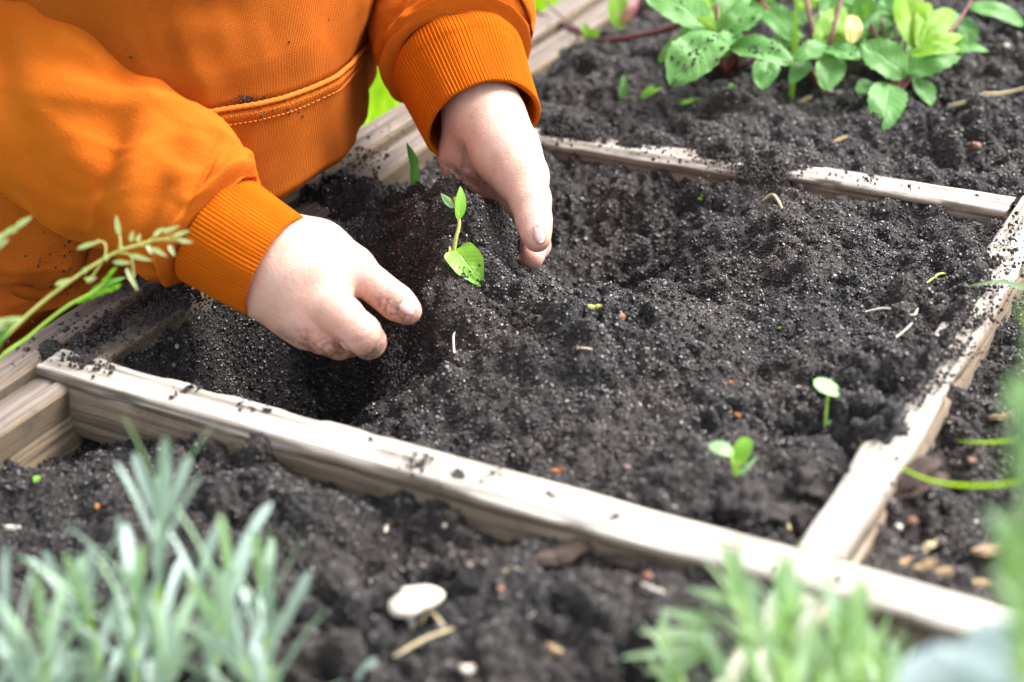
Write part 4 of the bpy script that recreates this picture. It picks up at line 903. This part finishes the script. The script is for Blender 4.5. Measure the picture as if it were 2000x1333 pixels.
for (bx, by, tx, ty, w, n, L) in [(1480, 1440, 1445, 1160, .42, 7, .028), (1420, 1420, 1310, 1275, .44, 7, .022), (1560, 1460, 1545, 1200, .40, 7, .026), (1640, 1450, 1640, 1225, .40, 7, .024), (1700, 1460, 1715, 1280, .42, 6, .021), (1600, 1480, 1590, 1290, .39, 6, .024), (1500, 1500, 1490, 1240, .38, 7, .026), (1540, 1480, 1525, 1150, .41, 8, .024), (1450, 1480, 1400, 1290, .40, 6, .022), (1680, 1480, 1680, 1190, .39, 8, .022), (1760, 1480, 1750, 1330, .4, 5, .02)]:
    w += .055
    shoot(t, atw(bx, by, w), atw(tx, ty, w), n, L*1.12, L*.68, .0033, ('green', 'young'), .9)
for (x0, y0, x1, y1) in [(1452, 1200, 1405, 1050), (1460, 1190, 1425, 1095), (1400, 1240, 1250, 1235), (1400, 1260, 1215, 1285), (1395, 1220, 1290, 1190), (1440, 1180, 1345, 1150), (1380, 1280, 1260, 1315)]:
    B_, T_ = atw(x0, y0, .48), atw(x1, y1, .48); lin_leaf(t, 'green', B_, T_ - B_, TOCAM + UPW*.4, np.linalg.norm(T_ - B_), .0030)
t = thing('leafy_plant', at(2080, 1400, -.02), 'strongly blurred pale green plant rising along the right edge', 'plant')
for (bx, by, tx, ty, w, n, L) in [(2050, 1400, 2000, 820, .33, 13, .018), (2080, 1400, 2040, 660, .32, 14, .018), (2010, 1400, 1970, 1060, .34, 10, .016), (2070, 1400, 2030, 950, .31, 12, .017)]:
    shoot(t, atw(bx, by, w), atw(tx, ty, w), n, L, L*.55, .0048, ('green', 'young'), .75)
t = thing('broad_leaf_plant', at(1960, 1500, -.02), 'broad bluish-grey leaves in the near right corner, out of focus', 'plant')
for (x_, y_, w_) in ((1960, 1560, .37), (1900, 1560, .36), (2060, 1520, .36)):
    p_ = atw(x_, y_, w_); stem(t, [np.r_[p_[:2], -.03], p_*.5 + np.r_[p_[:2], -.03]*.5, p_], .0022, .0016, M['stem'])
leaf(t, atw(1960, 1560, .37), atw(1985, 1195, .37), .034, TOCAM*.8 + UPW*.6, M['pale_leaf'], prof=prof_round, fold=.15, bend=.08, nu=18, nv=9, ripple=.04)
leaf(t, atw(1900, 1560, .36), atw(1830, 1255, .365), .030, TOCAM*.8 + UPW*.6 - RT*.2, M['pale_leaf'], prof=prof_round, fold=.15, bend=.08, nu=18, nv=9, ripple=.04, seed=3.)
leaf(t, atw(2060, 1520, .36), atw(2110, 1230, .36), .030, TOCAM*.8 + UPW*.6 + RT*.2, M['pale_leaf'], prof=prof_round, fold=.15, bend=.08, nu=18, nv=9, seed=5.)

# --- lawn grass beyond the bed
def lawn_grass(n):
    x = -.06 - 1.6*rng.random(n)**1.3; y = -.2 + 2.6*rng.random(n); h = .03 + .05*rng.random(n); az = rng.random(n)*6.283; ln = .5*rng.random(n)
    wv = .0016 + .0016*rng.random(n); ca, sa = np.cos(az), np.sin(az)
    B = np.stack([x, y, np.full(n, LAWN_Z)], 1); s = np.stack([-sa, ca, 0*ca], 1)*wv[:, None]; lean = np.stack([ca, sa, 0*ca], 1)*(h*ln)[:, None]; up = np.stack([0*h, 0*h, h], 1)
    V = np.stack([B - s, B + s, B + lean*.35 + up*.6 - s*.8, B + lean*.35 + up*.6 + s*.8, B + lean + up], 1).reshape(-1, 3)
    k = np.arange(n)[:, None]*5
    F = [tuple(f) for f in np.hstack([k, k+1, k+3, k+2])] + [tuple(f) for f in np.hstack([k+2, k+3, k+4])]
    uv = np.tile([(0, 0), (0, 1), (.6, 0), (.6, 1), (1, .5)], (n, 1))
    o = mesh_obj('lawn_grass', V, F, M['grass'], None, False, uv); return tag(o, 'bright green lawn grass outside the raised bed', 'grass', None, 'stuff')
lawn_grass(26000)

# ------------------------------------------------------------------ small finds on the soil
def mushroom():
    b = on_soil(803, 1222); t = thing('mushroom', b, 'small white flat-capped mushroom in the near square', 'mushroom')
    c = near(b, 6, -46); pr = [(0, .0021), (.35, .0023), (.7, .0021), (.92, .0013), (1.0, .0002), (.97, -.0008), (.85, -.0014), (.3, -.0008), (.0, -.0006)]
    n = 28; R = .0090; V, F = [], []
    for (r, z) in pr:
        for k in range(n):
            a = 2*math.pi*k/n; e = 1 + .12*math.sin(2*a + .6) + .07*math.sin(3*a + 1) + .03*math.sin(7*a)
            V.append(c + (RT*math.cos(a) + unit(np.cross(UPW, RT))*math.sin(a)*.95)*(R*r*e) + UPW*(z + .0012*math.sin(a + 2)*r*r) + RT*0)
    mesh_obj('cap', V, grid_faces(len(pr), n, True), M['mushroom'], t)
    stem(t, [b - UPW*.004, near(b, -2, -20), c], .0016, .0013, M['root'], 'stalk', 10, 10)
mushroom()
def chip(px, py, ln, wd, th, ang, mat, name, label, cat, group=None, lift=0.0, roll=.2):
    """A splinter: tapered irregular bar, ln x wd x th metres, turned to ang in the picture."""
    th *= .7; b = on_soil(px, py, lift + th*.5); d = unit(np.array([*(unit(RT[:2])*math.cos(ang) - unit(UP[:2])*math.sin(ang)), roll])); s = unit(np.cross(UPW, d)); u = np.cross(d, s)
    V, F = [], []; n = 7
    for i in range(n):
        t_ = i/(n - 1); w = wd*(.70 + .30*math.sin(math.pi*(.05 + .85*t_)))*(.25 + .75*min(1, 4*t_ + .3*rng.random(), 4*(1 - t_) + .4*rng.random()))*(1 + .08*rng.normal()); c = b + d*ln*(t_ - .5) + u*.12*ln*math.sin(math.pi*t_)*rng.normal(0, .25)
        for (p, q) in ((-1, -.6), (-.4, -1), (.5, -.9), (1, -.2), (.6, .8), (-.5, 1)): V.append(c + s*w*.5*p + u*th*.5*q*(1 + .1*rng.normal()))
    F = [tuple(f) for f in grid_faces(n, 6, True)] + [tuple(range(6))[::-1], tuple(range((n-1)*6, n*6))]
    o = mesh_obj(name, V, F, M[mat], None, False, None, loc=b); return tag(o, label, cat, group)
def pebble(px, py, r, mat, name, label, cat, group=None, lump=.32, sub=10):
    b = on_soil(px, py, r*.1); V = []; seed = rng.random()*50; sc = .75 + .5*rng.random(3); sc[2] *= .75
    nu, nv = sub, sub*2
    for i in range(nu):
        a = math.pi*(i + .001)/(nu - 1 + .002)
        for k in range(nv):
            p = np.array([math.sin(a)*math.cos(2*math.pi*k/nv), math.sin(a)*math.sin(2*math.pi*k/nv), math.cos(a)])
            V.append(b + p*sc*r*(1 + lump*float(fbm(p[0]*1.6 + seed, p[1]*1.6, p[2]*1.6, 3))))
    o = mesh_obj(name, V, grid_faces(nu, nv, True), M[mat], None, True, None, loc=b); return tag(o, label, cat, group)
def strand(pts, r, mat, name, label, cat, group=None, lift=.0008):
    C = spline(np.array([on_soil(x, y, lift) for x, y in pts]), 20); zs = soil_z(C[:, 0], C[:, 1]); ln = np.linspace(zs[:4].mean(), zs[-4:].mean(), 20); C[:, 2] = ln + max(0, np.quantile(zs - ln, .7)) + r*.4 + .0006*np.sin(np.linspace(0, 3, 20))
    V, F, uv = tube(C, r*(1 - .5*np.linspace(-1, 1, 20)**4), 6); o = mesh_obj(name, V, F, M[mat], None, True, uv, loc=C[0]); return tag(o, label, cat, group)
GC, GS, GP = 'wood chips in the soil', 'dry straw bits in the soil', 'small pebbles in the soil'
strand([(770, 1288), (830, 1258), (888, 1234)], .0008, 'straw', 'straw', 'long bent dry straw lying below the mushroom', 'straw', GS)
strand([(818, 1222), (842, 1210), (868, 1222)], .0007, 'straw', 'straw', 'short arched straw right beside the mushroom stalk', 'straw', GS)
chip(1082, 1268, .012, .0048, .0025, 1.05, 'chip', 'wood_chip', 'tan wood chip in the near square right of the mushroom', 'wood chip', GC)
chip(992, 1120, .009, .0022, .0015, .2, 'straw', 'wood_chip', 'pale sliver of wood in the middle of the near square', 'wood chip', GC)
chip(1280, 1160, .014, .0022, .0018, .85, 'root', 'wood_chip', 'whitish splinter near the front slat by the toothed lavender', 'wood chip', GC)
chip(755, 1035, .008, .0014, .001, 1.5, 'root', 'root_fragment', 'short white root fragment in the near square under the front slat', 'root', None)
pebble(870, 1032, 0.00145, 'root', 'pebble', 'pale yellow pebble in the near square above the mushroom', 'pebble', GP)
pebble(916, 1105, 0.00158, 'pebble', 'pebble', 'pinkish pebble in the near square, up and right of the mushroom', 'pebble', GP)
pebble(1265, 1130, 0.00224, 'red_pebble', 'pebble', 'orange-brown pebble under the front slat beside the bark', 'pebble', GP)
pebble(1043, 1205, 0.00158, 'root', 'pebble', 'round whitish pebble in the near square above the tan chip', 'pebble', GP)
pebble(978, 1155, 0.00198, 'red_pebble', 'pebble', 'dull red pebble in the middle of the near square', 'pebble', GP)
pebble(912, 1310, 0.00238, 'root', 'pebble', 'grey-white pebble at the bottom edge below the straw', 'pebble', GP)
pebble(826, 1110, 0.00198, 'pebble', 'pebble', 'brownish pebble just above the mushroom cap', 'pebble', GP)
chip(190, 992, .005, .002, .002, 1.3, 'orange_bit', 'wood_chip', 'small orange fleck in the near square behind the lavender', 'wood chip', GC)
chip(20, 1035, .010, .003, .002, .3, 'root', 'wood_chip', 'white flake at the left edge of the near square', 'wood chip', GC)
# bark under the front slat and the clod by the seedling
o = chip(1105, 1080, .028, .012, .004, -.18, 'bark', 'bark_piece', 'brown piece of bark lodged against the front slat', 'bark', None, .0)
o = chip(1230, 1110, .022, .009, .005, .5, 'bark', 'bark_piece', 'short brown bark piece right of the longer one under the slat', 'bark', None, .002)
pebble(1452, 990, .0085, 'clod', 'soil_clod', 'big dark lump of earth below the two-leaved seedling', 'soil clod', None, .55, 22)
pebble(1560, 965, .0080, 'clod', 'soil_clod', 'rough lump of earth and bark beside the right slat', 'soil clod', None, .6, 22)
pebble(1515, 1015, .0055, 'clod', 'soil_clod', 'small dark lump of earth in the corner of the slats', 'soil clod', None, .5, 16)
chip(1538, 1030, .010, .0018, .0015, 1.45, 'straw', 'straw', 'short upright straw in the corner of the front and right slats', 'straw', GS)
# in the dug square
chip(1085, 922, .007, .0024, .0015, .0, 'orange_bit', 'wood_chip', 'orange wood chip just behind the front slat', 'wood chip', GC)
chip(1155, 603, .0095, .0024, .0015, .25, 'straw_stem', 'plant_fragment', 'yellow plant fragment on the rim of the hole', 'plant fragment', None)
pebble(1213, 622, 0.00211, 'red_pebble', 'pebble', 'reddish-brown pebble on the rim of the hole beside the yellow fragment', 'pebble', GP)
strand([(890, 648), (887, 680), (889, 712)], .0005, 'root', 'root_fragment', 'thin white rootlet on the slope in front of the heap', 'root', None, .001)
strand([(1690, 618), (1730, 624), (1780, 626), (1792, 612)], .0006, 'root', 'straw', 'thin pale straw on the soil left of the right slat', 'straw', GS)
strand([(1750, 664), (1772, 648), (1782, 630)], .0005, 'root', 'straw', 'thin pale straw meeting another near the spilled soil', 'straw', GS)
strand([(1810, 556), (1832, 545), (1850, 534)], .0006, 'straw_stem', 'straw', 'greenish straw behind the crossed straws by the right slat', 'straw', GS)
chip(1530, 643, .005, .0014, .001, 0, 'stem', 'plant_fragment', 'small green fragment in the middle of the dug square', 'plant fragment', None)
chip(1420, 750, .008, .0016, .001, .3, 'orange_bit', 'wood_chip', 'thin reddish chip between the rim of the hole and the oval-leaved seedling', 'wood chip', GC)
pebble(1440, 818, 0.00145, 'orange_bit', 'pebble', 'orange crumb above the two-leaved seedling', 'pebble', GP)
strand([(1125, 690), (1140, 686), (1158, 688)], .0005, 'straw', 'straw', 'tiny pale straw on the slope below the yellow fragment', 'straw', GS)
pebble(1630, 543, 0.00119, 'root', 'pebble', 'white speck of stone far back in the dug square', 'pebble', GP)
pebble(1225, 915, 0.00132, 'pebble', 'pebble', 'pale pinkish pebble near the front slat', 'pebble', GP)
strand([(1490, 395), (1510, 402), (1532, 412)], .0008, 'straw', 'straw', 'short straw below the far slat', 'straw', GS)
# in the right square
chip(1812, 1075, .017, .0034, .0024, -.55, 'straw', 'wood_chip', 'long pale splinter in the right square', 'wood chip', GC)
chip(1765, 1105, .007, .0045, .003, -.3, 'chip', 'wood_chip', 'tan chip in the right square left of the long splinter tip', 'wood chip', GC)
chip(1805, 1112, .009, .004, .003, -.3, 'chip', 'wood_chip', 'tan chip below the long pale splinter', 'wood chip', GC)
chip(1840, 1122, .008, .004, .003, .1, 'chip', 'wood_chip', 'tan chip against the front slat in the right square', 'wood chip', GC)
chip(1930, 1078, .012, .0055, .003, .1, 'chip', 'wood_chip', 'broad tan chip close to the blurred right-edge plant', 'wood chip', GC)
chip(1908, 1145, .009, .0045, .003, .4, 'chip', 'wood_chip', 'tan chip lying by the front slat under the right-edge plant', 'wood chip', GC)
chip(1752, 1030, .009, .003, .002, 1.45, 'root', 'wood_chip', 'whitish upright splinter beside the right slat', 'wood chip', GC)
pebble(1778, 1024, 0.00211, 'red_pebble', 'pebble', 'orange-brown pebble beside the whitish splinter', 'pebble', GP)
pebble(1845, 1058, 0.00264, 'pebble', 'pebble', 'pinkish grey pebble in the right square', 'pebble', GP)
pebble(1905, 1022, 0.00132, 'root', 'pebble', 'white pebble in the right square by the right-edge plant', 'pebble', GP)
pebble(1895, 912, 0.00172, 'red_pebble', 'pebble', 'reddish pebble in the right square above the curved grass stalk', 'pebble', GP)
chip(1955, 825, .010, .004, .003, .1, 'chip', 'wood_chip', 'tan chip by the straight grass stalk', 'wood chip', GC)
# in the far square
chip(1925, 193, .042, .0030, .003, .03, 'straw', 'straw', 'thick pale straw lying in the far square right of the mint', 'straw', GS)
pebble(1640, 185, 0.00330, 'pebble', 'pebble', 'grey pebble at the foot of the mint', 'pebble', GP)
pebble(1622, 180, 0.00198, 'root', 'pebble', 'small whitish pebble touching the grey one at the mint', 'pebble', GP)
pebble(1905, 290, 0.00290, 'red_pebble', 'pebble', 'rusty brown pebble under the yellow-green grass blade', 'pebble', GP)
chip(1570, 200, .012, .003, .002, -.5, 'chip', 'wood_chip', 'tan chip at the foot of the tall grass blade', 'wood chip', GC)
chip(1640, 275, .010, .003, .002, -.4, 'chip', 'wood_chip', 'pale chip in the far square behind the far slat', 'wood chip', GC)
pebble(1965, 95, 0.00224, 'root', 'pebble', 'pale pebble right of the young mint shoot', 'pebble', GP)
chip(735, 360, .018, .0022, .002, 1.25, 'bark', 'twig', 'short brown twig leaning on the inner board under the hem', 'twig', None, .004)
chip(172, 815, .012, .0012, .001, 1.55, 'straw', 'straw', 'thin dry straw standing in the corner of front slat and side board', 'straw', GS, .006, 1.2)
# crumbs on the mint leaves
items = []
for k, n in ((0, 70), (1, 10), (3, 14), (5, 40), (6, 8), (11, 10), (14, 6)):
    o = MINT_LEAVES[k]; vs = np.array([v.co for v in o.data.vertices]) + ORIGIN[o]; vs = vs.reshape(18, 9, 3)
    for _ in range(n):
        i = int(np.clip(rng.normal(9, 4), 1, 16)); j = int(np.clip(rng.normal(4, 1.6), 1, 7)); u_, v_ = rng.random(2); c = vs[i, j] + u_*(vs[i+1, j] - vs[i, j]) + v_*(vs[i, j+1] - vs[i, j])
        items.append((c + UPW*.0003, .0003 + .0009*rng.random()**2.5))
for (px, py) in ((910, 535), (915, 540), (905, 548), (922, 552), (935, 520), (928, 545), (912, 560), (920, 530)): items.append((atw(px + rng.normal(0, 4), py + rng.normal(0, 4), float((on_soil(893, 512, .0085) - CAM) @ FW) - .0025), .0005 + .0004*rng.random()))
crumbs('leaf_crumbs', items, M['clod'], 'dark soil crumbs sprinkled on the mint and bindweed leaves', 'soil')
# loose earth trickling from the fingers
items = []
for _ in range(420):
    f = rng.random(); c = atw(762 + 20*f + rng.normal(0, 12 + 12*f), 640 + 130*f + rng.normal(0, 8), .712 + .006*f + rng.normal(0, .006)); items.append((c, .00022 + .0006*rng.random()**2.5))
crumbs('falling_crumbs', items, M['clod'], 'dark soil crumbs trickling down from the nearer hand', 'soil')
